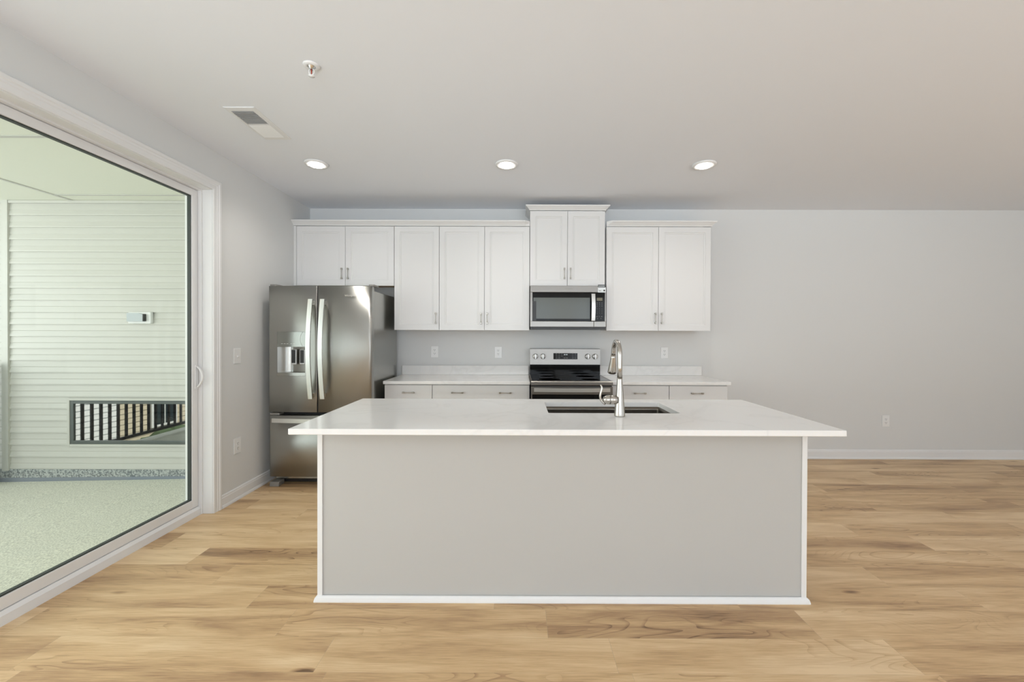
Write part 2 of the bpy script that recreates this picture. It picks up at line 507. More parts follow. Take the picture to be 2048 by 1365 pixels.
# floor
def build_floor():
    bm = bmesh.new()
    g = bm.loops.layers.uv.new('grain'); e = bm.loops.layers.uv.new('edge')
    tone = bm.faces.layers.float.new('tone')
    W, LEN, Y0 = 0.189, 1.225, 1.81
    known = {-1: 0.40, 0: 0.13, 1: 1.10, 2: 2.01, 3: 2.94, 4: 2.63, 5: 2.31, 6: 3.26}
    rnd = random.Random(3)
    x0, x1, y0, y1 = XL - 0.1, XR + 0.02, YB - 0.02, D + 0.02
    k0 = math.floor((y0 - Y0) / W); k1 = math.ceil((y1 - Y0) / W)
    tones = {(1, 0): 0.70}
    for k in range(k0, k1):
        ya, yb = max(y0, Y0 + k * W), min(y1, Y0 + (k + 1) * W)
        j = known.get(k, rnd.random() * LEN)
        j = j - math.ceil((j - x0) / LEN) * LEN
        x = j
        while x < x1:
            xa, xb = max(x, x0), min(x + LEN, x1)
            if xb > xa + 1e-4 and yb > ya:
                vs = [bm.verts.new(p) for p in ((xa, ya, 0), (xb, ya, 0), (xb, yb, 0), (xa, yb, 0))]
                f = bm.faces.new(vs)
                ox, oy = rnd.random() * 50, rnd.random() * 50
                for lp in f.loops:
                    c = lp.vert.co
                    lp[g].uv = (c.x - x + ox, c.y - ya + oy)
                    lp[e].uv = (c.x - x, c.y - (Y0 + k * W))
                f[tone] = rnd.uniform(0.45, 0.80)
            x += LEN
    # underside so the slab has thickness
    for (a, b_) in (((x0, y0), (x1, y0)), ((x1, y0), (x1, y1)), ((x1, y1), (x0, y1)), ((x0, y1), (x0, y0))):
        vs = [bm.verts.new(p) for p in ((a[0], a[1], 0), (a[0], a[1], -0.18), (b_[0], b_[1], -0.18), (b_[0], b_[1], 0))]
        bm.faces.new(vs)
    vs = [bm.verts.new(p) for p in ((x0, y0, -0.18), (x0, y1, -0.18), (x1, y1, -0.18), (x1, y0, -0.18))]
    bm.faces.new(vs)
    me = bpy.data.meshes.new('floor'); bm.to_mesh(me); bm.free(); me.materials.append(M_floor)
    o = bpy.data.objects.new('floor', me); COL.objects.link(o); struct(o)


build_floor()
struct(MB().box(XL, XR + 0.15, YB - 0.15, D + 0.15, H, H + 0.25).build('ceiling', M_ceil))
struct(MB().box(XL, XR + 0.15, D, D + 0.15, 0, H).build('wall_back', M_wall))
b = MB()
RYA, RYB, RZA, RZB = -2.2, 0.6, 0.6, 2.35  # this opening and its window are unseen, added for the side fill
b.box(XR, XR + 0.15, YB - 0.15, RYA, 0, H); b.box(XR, XR + 0.15, RYB, D, 0, H)
b.box(XR, XR + 0.15, RYA, RYB, 0, RZA); b.box(XR, XR + 0.15, RYA, RYB, RZB, H)
struct(b.build('wall_right', M_wall))
b = MB(); t_ = 0.06
b.box(XR + 0.04, XR + 0.11, RYA, RYA + t_, RZA, RZB); b.box(XR + 0.04, XR + 0.11, RYB - t_, RYB, RZA, RZB)
b.box(XR + 0.04, XR + 0.11, RYA + t_, RYB - t_, RZA, RZA + t_); b.box(XR + 0.04, XR + 0.11, RYA + t_, RYB - t_, RZB - t_, RZB)
fo3 = struct(b.build('window_3', M_vinyl))
g3 = MB().box(XR + 0.07, XR + 0.076, RYA + t_, RYB - t_, RZA + t_, RZB - t_).build('pane', M_clear)
g3.parent = fo3; g3.location = Vector(g3.location) - fo3.location
b = MB()
b.box(XO, XL, OY1, D + 0.15, 0, H)
b.box(XO, XL, YB - 0.15, OY0, 0, H)
b.box(XO, XL, OY0, OY1, OZ, H)
struct(b.build('wall_left', M_wall))
# rear wall with two big windows (behind the camera)
WX = [(-2.05, 1.0), (1.5, 4.6)]; WZ = (0.45, 2.35)
b = MB()
b.box(XL, WX[0][0], YB - 0.15, YB, 0, H); b.box(WX[0][1], WX[1][0], YB - 0.15, YB, 0, H); b.box(WX[1][1], XR, YB - 0.15, YB, 0, H)
for xa, xb in WX:
    b.box(xa, xb, YB - 0.15, YB, 0, WZ[0]); b.box(xa, xb, YB - 0.15, YB, WZ[1], H)
struct(b.build('wall_rear', M_wall))
for i, (xa, xb) in enumerate(WX):
    f = MB(); t = 0.06
    f.box(xa, xa + t, YB - 0.13, YB - 0.05, *WZ); f.box(xb - t, xb, YB - 0.13, YB - 0.05, *WZ)
    f.box(xa + t, xb - t, YB - 0.13, YB - 0.05, WZ[0], WZ[0] + t); f.box(xa + t, xb - t, YB - 0.13, YB - 0.05, WZ[1] - t, WZ[1])
    xm = (xa + xb) / 2; f.box(xm - 0.03, xm + 0.03, YB - 0.125, YB - 0.055, WZ[0] + t, WZ[1] - t)
    fo = struct(f.build('window_%d' % (i + 1), M_vinyl))
    g = MB().box(xa + t, xb - t, YB - 0.095, YB - 0.09, WZ[0] + t, WZ[1] - t).build('pane', M_clear)
    g.parent = fo; g.location = Vector(g.location) - fo.location

# baseboards: profile (out from wall, up)
BP = [(0, 0), (0.021, 0), (0.021, 0.008), (0.017, 0.020), (0.0125, 0.022), (0.0125, 0.078), (0.010, 0.084), (0.0095, 0.093), (0.004, 0.101), (0, 0.101)]
b = MB()
b.mitre(BP, [lambda o, u: (2.02, D - o, u), lambda o, u: (XR - o, D - o, u)])
struct(b.build('baseboard_back', M_trim))
struct(MB().mitre(BP, [lambda o, u: (XR - o, D - o, u), lambda o, u: (XR - o, YB + o, u)]).build('baseboard_right', M_trim))
struct(MB().mitre(BP, [lambda o, u: (XL + o, 3.1335, u), lambda o, u: (XL + o, D, u)]).build('baseboard_left', M_trim))
struct(MB().mitre(BP, [lambda o, u: (XL, YB + o, u), lambda o, u: (XR - 0.02, YB + o, u)]).build('baseboard_rear', M_trim))

# casing round the sliding door: profile (out, across from opening edge)
CP = [(0, -0.003), (0.0095, -0.003), (0.012, 0.004), (0.012, 0.028), (0.0145, 0.032), (0.0145, 0.044), (0.019, 0.050), (0.019, 0.066), (0.014, 0.072), (0, 0.073)]
ya, yb = OY0, OY1 - 0.006
zt = OZ - 0.004
struct(MB().mitre(CP, [lambda o, c: (XL + o, yb + c, 0.0), lambda o, c: (XL + o, yb + c, zt + c),
                       lambda o, c: (XL + o, ya - c, zt + c), lambda o, c: (XL + o, ya - c, 0.0)]).build('trim_1', M_trim))

# ------------------------------------------------------------------ sliding patio door
XJ = -2.385   # end of jamb liner / start of vinyl frame
door = MB()
door.box(XJ, XL, OY1 - 0.012, OY1 - 0.0005, 0, OZ - 0.0005)             # jamb liner far
door.box(XJ, XL, OY0 + 0.0005, OY0 + 0.012, 0, OZ - 0.0005)
door.box(XJ, XL, OY0 + 0.012, OY1 - 0.012, OZ - 0.012, OZ - 0.0005)
dfo = struct(door.build('door_1', M_trim))


def dpart(mb, name, m, par=None):
    o = mb.build(name, m)
    par = par or dfo
    o.parent = par
    org = Vector((0, 0, 0)); q = par
    while q is not None:
        org += q.location; q = q.parent
    o.location = Vector(o.location) - org
    return o


fr = MB()
fr.box(XO + 0.01, XJ, OY1 - 0.022, OY1 - 0.0005, 0, OZ - 0.0005, 0.001)
fr.box(XO + 0.01, XJ, OY0 + 0.0005, OY0 + 0.022, 0, OZ - 0.0005, 0.001)
fr.box(XO + 0.01, XJ, OY0 + 0.022, OY1 - 0.022, OZ - 0.022, OZ - 0.0005, 0.001)
dpart(fr, 'door_frame', M_vinyl)
sl = MB().prism([(XO + 0.01, 0.0), (XJ - 0.005, 0.0), (XJ - 0.008, 0.045), (XJ - 0.022, 0.062), (XO + 0.01, 0.062)], 'Y', OY0 + 0.022, OY1 - 0.022)
dpart(sl, 'sill', M_vinyl)


def leaf(y0, y1, xa, xb, handle):
    st = 0.052; zb, zt = 0.064, OZ - 0.024
    s = MB()
    s.box(xa, xb, y0, y0 + st, zb, zt, 0.003); s.box(xa, xb, y1 - st, y1, zb, zt, 0.003)
    s.box(xa, xb, y0 + st - 0.001, y1 - st + 0.001, zb, 0.124, 0.003); s.box(xa, xb, y0 + st - 0.001, y1 - st + 0.001, 2.375, zt, 0.003)
    so = dpart(s, 'door_sash', M_vinyl)
    g0, g1, gz0, gz1 = y0 + st, y1 - st, 0.124, 2.375
    k = MB(); xg = (xa + xb) / 2
    for (p, q, r, t) in ((g0, g0 + 0.007, gz0, gz1), (g1 - 0.007, g1, gz0, gz1), (g0, g1, gz0, gz0 + 0.007), (g0, g1, gz1 - 0.007, gz1)):
        k.box(xg - 0.012, xg + 0.012, p, q, r, t)
    dpart(k, 'glazing_gasket', M_gasket, so)
    g = MB(); g.box(xg - 0.003, xg + 0.003, g0 + 0.004, g1 - 0.004, gz0 + 0.004, gz1 - 0.004)
    dpart(g, 'glass_pane', M_glass, so)
    if handle:
        yc = y1 - 0.018; zc = 1.04
        hb = MB().box(xb - 0.001, xb + 0.007, yc - 0.014, yc + 0.014, zc - 0.095, zc + 0.085, 0.003)
        pts = []
        for i in range(15):
            a = i / 14; z = zc - 0.082 + 0.155 * a
            o_ = 0.006 + 0.040 * math.sin(PI * a) ** 0.8
            pts.append([(xb + o_, yc - 0.009, z), (xb + o_ + 0.009, yc - 0.007, z), (xb + o_ + 0.009, yc + 0.007, z), (xb + o_, yc + 0.009, z)])
        hb.sweep(pts)
        dpart(hb, 'door_handle', M_vinyl, so)


leaf(1.815, OY1 - 0.024, -2.452, -2.412, True)
leaf(0.62, 1.864, -2.505, -2.465, False)
leaf(OY0 + 0.024, 0.669, -2.452, -2.412, False)

# ------------------------------------------------------------------ porch
PY = 4.07
PXL = -6.0


def siding(x0, x1, y, z0, z1, lap=0.121):
    """lapped courses facing -y"""
    pts = [(y + 0.06, z0)]
    n = int(math.ceil((z1 - z0) / lap)); z = z0
    for i in range(n):
        zt_ = min(z + lap, z1)
        pts += [(y - 0.014, z), (y - 0.0145, z + 0.012), (y - 0.0065, z + 0.055), (y - 0.0105, z + 0.060), (y - 0.002, zt_)] if zt_ - z > 0.08 else [(y - 0.014, z), (y - 0.004, zt_)]
        z = zt_
    pts.append((y + 0.06, z1))
    return pts


# fireplace opening
FX0, FX1, FZ0, FZ1 = -4.50, -2.95, 0.247, 0.685
PZT = 2.684
b = MB()
full = siding(0, 0, PY, -0.005, PZT)


def siding_piece(b, x0, x1, z0, z1, zbase=-0.005, lap=0.121):
    t = bmesh.new()
    # sample profile y(z)
    def yz(z):
        u = (z - zbase) % lap
        pr = [(0, 0.0150), (0.012, 0.0150), (0.055, 0.0050), (0.060, 0.0095), (lap, 0.0015)]
        for (a, p), (c, q) in zip(pr, pr[1:]):
            if a <= u <= c: return PY - (p + (q - p) * (u - a) / (c - a))
        return PY
    zs = {z0, z1}
    k = math.floor((z0 - zbase) / lap)
    out = []
    z = z0
    cuts = []
    while True:
        base = zbase + k * lap
        if base > z1: break
        for u in (0, 0.012, 0.055, 0.060):
            v = base + u
            if z0 < v < z1: cuts.append((v, u))
        k += 1
    pts = [(yz(z0), z0)]
    for v, u in cuts:
        if u == 0: pts.append((PY - 0.002, v - 1e-5))
        pts.append((yz(v + 1e-6), v))
    pts.append((yz(z1 - 1e-6), z1))
    pts = [(PY + 0.06, z0)] + pts + [(PY + 0.06, z1)]
    b.prism(pts, 'X', x0, x1)


siding_piece(b, PXL, FX0, -0.005, PZT)
siding_piece(b, FX0, FX1, -0.005, FZ0)
siding_piece(b, FX0, FX1, FZ1, PZT)
siding_piece(b, FX1, XO, -0.005, PZT)
wp = struct(b.build('wall_porch', M_sidg))
struct(MB().prism([(-5.168, PY - 0.028), (-5.105, PY - 0.028), (-5.105, PY + 0.03), (-5.168, PY + 0.03)], 'Z', -0.02, PZT).build('trim_2', M_sidg))
struct(MB().box(-5.104, XO - 0.001, PY - 0.024, PY - 0.0145, PZT - 0.028, PZT - 0.001, 0.003).build('trim_3', M_sidg))
# speckled flashing and grey strip at the foot of the wall
struct(MB().prism([(PY - 0.020, -0.006), (PY + 0.05, -0.006), (PY + 0.05, -0.14), (PY - 0.022, -0.14)], 'X', PXL, XO - 0.002).build('baseboard_porch', M_curb))
gs = MB(); t = bmesh.new()
va = [t.verts.new(p) for p in ((PXL, PY - 0.030, -0.107), (PXL, PY - 0.030, -0.18), (XO, PY - 0.030, -0.18), (XO, PY - 0.030, -0.062))]
vb = [t.verts.new(p) for p in ((PXL, PY - 0.0225, -0.103), (PXL, PY - 0.0225, -0.18), (XO, PY - 0.0225, -0.18), (XO, PY - 0.0225, -0.058))]
t.faces.new(va); t.faces.new(vb[::-1])
for i in range(4): t.faces.new((va[i], vb[i], vb[(i + 1) % 4], va[(i + 1) % 4]))
bmesh.ops.recalc_face_normals(t, faces=t.faces)
gs.add(t); struct(gs.build('trim_4', M_gs))
# deck, sloping to the open side
t = bmesh.new()
A = [(PXL + 0.65, -1.6, -0.135), (XO - 0.001, -1.6, -0.075), (XO - 0.001, PY - 0.031, -0.075), (PXL + 0.65, PY - 0.031, -0.135)]
va = [t.verts.new(p) for p in A]; vb = [t.verts.new((p[0], p[1], -0.40)) for p in A]
t.faces.new(va); t.faces.new(vb[::-1])
for i in range(4): t.faces.new((va[i], vb[i], vb[(i + 1) % 4], va[(i + 1) % 4]))
bmesh.ops.recalc_face_normals(t, faces=t.faces)
struct(MB().add(t).build('floor_porch', M_deck))
struct(MB().box(PXL, XO - 0.001, -1.6, PY - 0.001, PZT, PZT + 0.2).build('ceiling_porch', M_soff))
b = MB()
b.box(-4.476, -4.446, -1.59, PY - 0.03, PZT - 0.006, PZT - 0.0005)
b.box(-4.445, XO - 0.01, 2.72, 2.75, PZT - 0.006, PZT - 0.0005)
b.box(-4.445, XO - 0.01, 3.875, 3.90, PZT - 0.006, PZT - 0.0005)
struct(b.build('trim_5', M_sidg))

# fireplace
fp = thing('linear_fireplace', 'long narrow glass-fronted outdoor fireplace set into the pale porch siding', 'fireplace', (FX0 + 0.78, PY, FZ0))
b = MB()
b.box(FX0 + 0.0005, FX0 + 0.012, PY - 0.010, PY + 0.30, FZ0 + 0.0005, FZ1 - 0.0005); b.box(FX1 - 0.012, FX1 - 0.0005, PY - 0.010, PY + 0.30, FZ0 + 0.0005, FZ1 - 0.0005)
b.box(FX0 + 0.012, FX1 - 0.012, PY - 0.010, PY + 0.30, FZ1 - 0.012, FZ1 - 0.0005); b.box(FX0 + 0.012, FX1 - 0.012, PY - 0.010, PY + 0.30, FZ0 + 0.0005, FZ0 + 0.012)
b.box(FX0 + 0.0005, FX1 - 0.0005, PY + 0.30, PY + 0.31, FZ0 + 0.0005, FZ1 - 0.0005)
b.build('firebox', M_firebox, fp)
b = MB(); w_ = 0.034
b.box(FX0 + 0.001, FX0 + w_, PY - 0.016, PY + 0.004, FZ0 + 0.001, FZ1 - 0.001, 0.002); b.box(FX1 - w_, FX1 - 0.001, PY - 0.016, PY + 0.004, FZ0 + 0.001, FZ1 - 0.001, 0.002)
b.box(FX0 + w_, FX1 - w_, PY - 0.016, PY + 0.004, FZ1 - w_, FZ1 - 0.001, 0.002); b.box(FX0 + w_, FX1 - w_, PY - 0.016, PY + 0.004, FZ0 + 0.001, FZ0 + w_, 0.002)
b.build('frame', M_frm, fp)
MB().box(FX0 + w_ + 0.001, FX1 - w_ - 0.001, PY - 0.004, PY, FZ0 + w_ + 0.001, FZ1 - w_ - 0.001).build('glass_front', M_fglass, fp)
b = MB(); u = 0.024
b.box(FX0 - u, FX0, PY - 0.022, PY + 0.002, FZ0 - u, FZ1 + u, 0.002); b.box(FX1, FX1 + u, PY - 0.022, PY + 0.002, FZ0 - u, FZ1 + u, 0.002)
b.box(FX0, FX1, PY - 0.022, PY + 0.002, FZ1, FZ1 + u, 0.002); b.box(FX0, FX1, PY - 0.022, PY + 0.002, FZ0 - u, FZ0, 0.002)
b.build('surround_trim', M_sidg, fp)

# weatherproof socket / light box on the siding
ob = thing('weatherproof_outlet_box', 'small white exterior box with grey clear cover on the porch siding', 'outlet', (-3.774, PY - 0.015, 1.46))
MB().box(-3.888, -3.662, PY - 0.045, PY - 0.0105, 1.455, 1.572, 0.008).build('box', M_plate, ob)
MB().prism([(-3.872, 1.475), (-3.715, 1.475), (-3.710, 1.50), (-3.715, 1.545), (-3.760, 1.558), (-3.872, 1.560)], 'Y', PY - 0.075, PY - 0.0455).build('cover', mat('smoky_clear_plastic', (0.42, 0.47, 0.50), 0.1), ob)
MB().box(-3.714, -3.704, PY - 0.078, PY - 0.046, 1.480, 1.550, 0.002).build('hinge', M_blackp, ob)

# porch railing (dark), mirrored in the fireplace glass
rl = thing('porch_railing', 'dark metal baluster railing along the open side of the porch', 'railing', (-5.2, 1.2, -0.135))
MB().box(-5.225, -5.175, -1.5, 4.02, 0.98, 1.02, 0.004).build('top_rail', M_alu, rl)
MB().box(-5.22, -5.18, -1.5, 4.02, -0.04, 0.0, 0.004).build('bottom_rail', M_alu, rl)
for y in (-1.45, 1.25, 3.97):
    MB().box(-5.235, -5.165, y - 0.035, y + 0.035, -0.135, 1.06, 0.004).build('post', M_alu, rl)
bal = None
for i in range(48):
    y = -1.33 + i * 0.108
    if abs(y - 1.25) < 0.06: continue
    if bal is None:
        bal = MB().box(-5.209, -5.191, y - 0.015, y + 0.015, 0.0, 0.98).build('baluster', M_alu, rl)
        by = y
    else:
        c = bal.copy(); COL.objects.link(c); c.parent = rl; c.location = (0, y - by, 0)

# ------------------------------------------------------------------ neighbourhood, mirrored in the fireplace glass
GZ = -3.3
struct(MB().box(-60, -6.5, -35, 40, GZ - 0.3, GZ).build('ground', M_asph))


def house(name, label, y0, y1, m, brick=None):
    X = -15.0
    t = thing(name, label, 'building', (X - 4, (y0 + y1) / 2, GZ))
    b = MB(); z = GZ; prof = [(X - 8, GZ)]
    while z < GZ + 8.4:
        prof += [(X, z), (X - 0.03, z + 0.2)]; z += 0.2
    prof.append((X - 8, z))
    b.prism(prof, 'Y', y0, y1); b.build('wall', m, t)
    MB().prism([(X + 0.5, z), (X - 4, z + 2.6), (X - 8.5, z), (X - 8.5, z - 0.1), (X + 0.5, z - 0.1)], 'Y', y0, y1).build('roof', M_roof, t)
    for zz in (0.9, 3.7, 6.3):
        n = max(1, int((y1 - y0) / 2.6))
        for i in range(n):
            yc = y0 + (i + 0.5) * (y1 - y0) / n
            w = MB().box(X + 0.002, X + 0.08, yc - 0.62, yc + 0.62, GZ + zz - 0.1, GZ + zz + 1.65, 0.01).build('window', M_exw, t)
            MB().box(X + 0.081, X + 0.09, yc - 0.5, yc - 0.03, GZ + zz, GZ + zz + 1.53).build('pane', M_wglass, w)
            MB().box(X + 0.081, X + 0.09, yc + 0.03, yc + 0.5, GZ + zz, GZ + zz + 1.53).build('pane', M_wglass, w)
    return t


house('townhouse', 'white clapboard townhouse with white framed windows across the street', -7.0, -2.5, M_exw)
house('townhouse', 'tan clapboard townhouse between the white and the brick one', -10.8, -7.05, M_ext)
house('townhouse', 'red brick townhouse beside the tan one across the street', -16.5, -10.85, M_brick)
b = MB()
hedge = bmesh.new()
for i in range(26):
    bmesh.ops.create_icosphere(hedge, subdivisions=2, radius=random.uniform(0.35, 0.55), matrix=Matrix.Translation((-13.9 + random.uniform(-.2, .2), -15 + i * 0.65, GZ + 0.4)))
for v in hedge.verts: v.co += Vector((random.uniform(-.06, .06), random.uniform(-.06, .06), random.uniform(-.06, .06)))
tag(b.add(hedge).build('hedge', M_leaf), 'row of clipped green shrubs in front of the townhouses', 'hedge')


def car(y, m, label):
    X = -11.5
    t = thing('car', label, 'car', (X, y, GZ))
    MB().prism([(y - 2.2, GZ + .3), (y - 2.25, GZ + .75), (y - 1.3, GZ + .9), (y - .7, GZ + 1.4), (y + .9, GZ + 1.42), (y + 1.6, GZ + .95), (y + 2.2, GZ + .85), (y + 2.2, GZ + .3)], 'X', X - .85, X + .85).build('body', m, t)
    MB().prism([(y - 1.15, GZ + .92), (y - .65, GZ + 1.34), (y + .82, GZ + 1.36), (y + 1.4, GZ + .94)], 'X', X - .86, X + .86).build('side_glass', M_wglass, t)
    for wy in (-1.35, 1.35):
        for wx in (-.72, .72):
            MB().lathe([(0.2, -.1), (.32, -.1), (.32, .1), (.2, .1)], (X + wx, y + wy, GZ + .32), 'X', 20).build('wheel', M_tyre, t)


car(-3.5, M_car, 'silver grey car parked in the street before the white townhouse')
car(-9.0, mat('dark_blue_car_paint', (0.03, 0.05, 0.10), 0.25, 0.3), 'dark blue car parked in the street before the tan townhouse')

# ------------------------------------------------------------------ cabinet helpers
UF = D - 0.33         # front plane of the wall cabinet doors
BF = 3.872            # front plane of the base cabinet fronts


def pull_mesh(vertical):
    """satin bar pull with blocky ends, centred on origin, projecting -y"""
    b = MB(); Lh = 0.058
    for s in (-1, 1):
        c = s * (Lh - 0.010)
        if vertical:
            b.box(-0.0075, 0.0075, -0.030, -0.014, c - 0.010, c + 0.010, 0.003); b.lathe([(0.0050, -0.0155), (0.0050, 0)], (0, 0, c), 'Y', 12)
        else:
            b.box(c - 0.010, c + 0.010, -0.030, -0.014, -0.0075, 0.0075, 0.003); b.lathe([(0.0050, -0.0155), (0.0050, 0)], (c, 0, 0), 'Y', 12)
    pts = []; rad = []
    for i in range(9):
        a = -1 + 2 * i / 8; v = a * (Lh - 0.016)
        y = -0.024
        pts.append((0, y, v) if vertical else (v, y, 0)); rad.append(0.0032 + 0.0012 * abs(a))
    b.tube(pts, rad, 12)
    me = bpy.data.meshes.new('pull'); b.bm.to_mesh(me); b.bm.free(); me.materials.append(M_pull)
    return me


PULL_V, PULL_H = pull_mesh(True), pull_mesh(False)


def put_pull(parent, x, y, z, vertical):
    o = bpy.data.objects.new('handle', PULL_V if vertical else PULL_H); COL.objects.link(o)
    org = Vector((0, 0, 0)); q = parent
    while q is not None:
        org += q.location; q = q.parent
    o.parent = parent; o.location = Vector((x, y, z)) - org
    return o


def shaker(x0, x1, z0, z1, y, parent, name='door', fw=0.056, th=0.019, back=False):
    """door with recessed flat panel and a thin stepped bead, front face at y"""
    s = -1 if not back else 1
    t = bmesh.new()
    lv = [(0.0, 0.0015), (0.0015, 0.0), (fw, 0.0), (fw + 0.003, 0.0045), (fw + 0.012, 0.0045), (fw + 0.015, 0.0085)]
    rings = []
    for ins, dep in lv:
        yy = y - s * dep
        rings.append([t.verts.new(p) for p in ((x0 + ins, yy, z0 + ins), (x1 - ins, yy, z0 + ins), (x1 - ins, yy, z1 - ins), (x0 + ins, yy, z1 - ins))])
    rb = [t.verts.new(p) for p in ((x0, y - s * th, z0), (x1, y - s * th, z0), (x1, y - s * th, z1), (x0, y - s * th, z1))]
    rings = [rb] + rings
    for a, c in zip(rings, rings[1:]):
        for k in range(4): t.faces.new((a[k], a[(k + 1) % 4], c[(k + 1) % 4], c[k]))
    t.faces.new(rings[-1]); t.faces.new(rb[::-1])
    bmesh.ops.recalc_face_normals(t, faces=t.faces)
    return MB().add(t).build(name, M_cab, parent)


def slab(x0, x1, z0, z1, y, parent, name='drawer'):
    return MB().box(x0, x1, y, y + 0.019, z0, z1, 0.0015).build(name, M_cab, parent)


def wall_cab(label, x0, x1, z0, z1, doors, hz, hside, yb=D - 0.001):
    t = thing('wall_cabinet', label, 'cabinet', ((x0 + x1) / 2, (UF + D) / 2, z0))
    c = MB(); th = 0.016; yf = UF + 0.0205
    c.box(x0 + 0.0008, x0 + th, yf, yb, z0 + 0.004, z1); c.box(x1 - th, x1 - 0.0008, yf, yb, z0 + 0.004, z1)
    c.box(x0 + th, x1 - th, yf, yb, z1 - th, z1)
    c.box(x0 + th, x1 - th, yf, yf + 0.019, z0 + 0.004, z0 + 0.045); c.box(x0 + th, x1 - th, yf, yf + 0.019, z1 - 0.045, z1 - th)
    c.build('carcass', M_carc, t)
    MB().box(x0 + th, x1 - th, yf + 0.0195, yb - 0.002, z0 + 0.020, z0 + 0.034).build('bottom_panel', M_maple, t)
    n = len(doors) - 1
    for i in range(n):
        a, d = doors[i] + 0.0016, doors[i + 1] - 0.0016
        dr = shaker(a, d, z0, z1 - 0.004, UF, t)
        if hside[i] == 'R': put_pull(dr, d - 0.030, UF, hz, True)
        else: put_pull(dr, a + 0.030, UF, hz, True)
    return t


CZ = 2.464
CAB = {}
wall_cab('white two-door wall cabinet hung above the refrigerator', -2.2855, -1.286, 1.853, CZ, (-2.2845, -1.785, -1.286), 1.974, 'RL')
wall_cab('narrow single-door white wall cabinet right of the refrigerator', -1.285, -0.825, 1.401, CZ, (-1.285, -0.825), 1.521, 'R')
wall_cab('tall two-door white wall cabinet left of the microwave', -0.824, 0.0975, 1.401, CZ, (-0.824, -0.363, 0.0975), 1.521, 'RL')
mc = wall_cab('raised two-door white wall cabinet directly above the microwave', 0.099, 0.868, 1.854, 2.625, (0.100, 0.4835, 0.867), 1.981, 'RL')
rc = wall_cab('large two-door white wall cabinet right of the microwave', 0.8805, 1.9475, 1.401, CZ, (0.8815, 1.4125, 1.9465), 1.528, 'RL')
# filler between fridge cabinet and the left wall
tag(MB().box(XL + 0.001, -2.2865, UF + 0.002, UF + 0.021, 1.853, CZ - 0.001).build('filler_strip', M_cab),
    'thin white filler strip between left wall and cabinet over the refrigerator', 'filler strip')

CR = [(0.0, 0.0), (0.006, 0.0), (0.010, 0.010), (0.034, 0.034), (0.040, 0.036), (0.044, 0.046), (0.044, 0.050), (0.0, 0.050)]
# left run, returns into the raised cabinet's side
b = MB()
xe = 0.0975
b.mitre(CR, [lambda o, u: (XL + 0.001, UF - o, CZ + 0.0005 + u), lambda o, u: (0.050, UF - o, CZ + 0.0005 + u)], caps=True)
b.mitre(CR, [lambda o, u: (0.0502, UF - o, CZ + 0.0005 + u), lambda o, u: (0.097, UF + 0.0 - o * 0.12, CZ + 0.0005 + u)], caps=True)
tag(b.build('crown_moulding', M_cab), 'long white crown moulding along the top of the left wall cabinets', 'crown moulding')


def crown(parent, x0, x1, z, left=True, right=True, h=1.0):
    b = MB(); yb = D - 0.002
    cs = []
    if left: cs.append(lambda o, u: (x0 - o, yb, z + u * h))
    cs.append(lambda o, u: (x0 - (o if left else 0), UF - o, z + u * h))
    cs.append(lambda o, u: (x1 + (o if right else 0), UF - o, z + u * h))
    if right: cs.append(lambda o, u: (x1 + o, yb, z + u * h))
    b.mitre(CR, cs)
    b.build('crown', M_cab, parent)


crown(mc, 0.100, 0.867, 2.6255, h=0.92)
b = MB()
b.mitre(CR, [lambda o, u: (0.882, UF - o * 0.12, CZ + 0.0005 + u), lambda o, u: (0.935, UF - o, CZ + 0.0005 + u),
             lambda o, u: (1.9475 + o, UF - o, CZ + 0.0005 + u), lambda o, u: (1.9475 + o, D - 0.002, CZ + 0.0005 + u)])
b.build('crown', M_cab, rc)

# ------------------------------------------------------------------ base cabinets


def base_cab(label, x0, x1, pulls, doors, wide=False):
    t = thing('base_cabinet', label, 'cabinet', ((x0 + x1) / 2, (BF + D) / 2, 0))
    c = MB(); yf = BF + 0.0205; th = 0.018; yb = D - 0.001
    c.box(x0 + 0.0005, x0 + th, yf, yb, 0.0, 0.882); c.box(x1 - th, x1 - 0.0005, yf, yb, 0.0, 0.882)
    c.box(x0 + th, x1 - th, yf, yb, 0.10, 0.118); c.box(x0 + th, x1 - th, yf, yf + 0.02, 0.86, 0.882)
    c.box(x0 + th, x1 - th, yf + 0.06, yf + 0.075, 0.0, 0.10)
    c.box(x0 + th, x1 - th, yf, yf + 0.02, 0.715, 0.745)
    c.build('carcass', M_carc, t)
    dr = slab(x0 + 0.002, x1 - 0.002, 0.728, 0.8735, BF, t)
    for px in pulls: put_pull(dr, px, BF, 0.804, False)
    xs = doors
    for i in range(len(xs) - 1):
        d = shaker(xs[i] + 0.002, xs[i + 1] - 0.002, 0.11, 0.724, BF, t)
        hx = xs[i + 1] - 0.035 if i == 0 else xs[i] + 0.035
        put_pull(d, hx, BF, 0.63, True)
    return t


base_cab('narrow white base cabinet beside the refrigerator, single drawer pull', -1.290, -0.8345, (-1.058,), (-1.290, -0.8345))
base_cab('wide white base cabinet left of the range with two drawer pulls', -0.8335, 0.0955, (-0.592, -0.137), (-0.8335, -0.369, 0.0955))
base_cab('white base cabinet just right of the range behind the faucet', 0.876, 1.425, (1.143,), (0.876, 1.425))
base_cab('white base cabinet at the right end of the wall run', 1.426, 1.981, (1.687,), (1.426, 1.981))

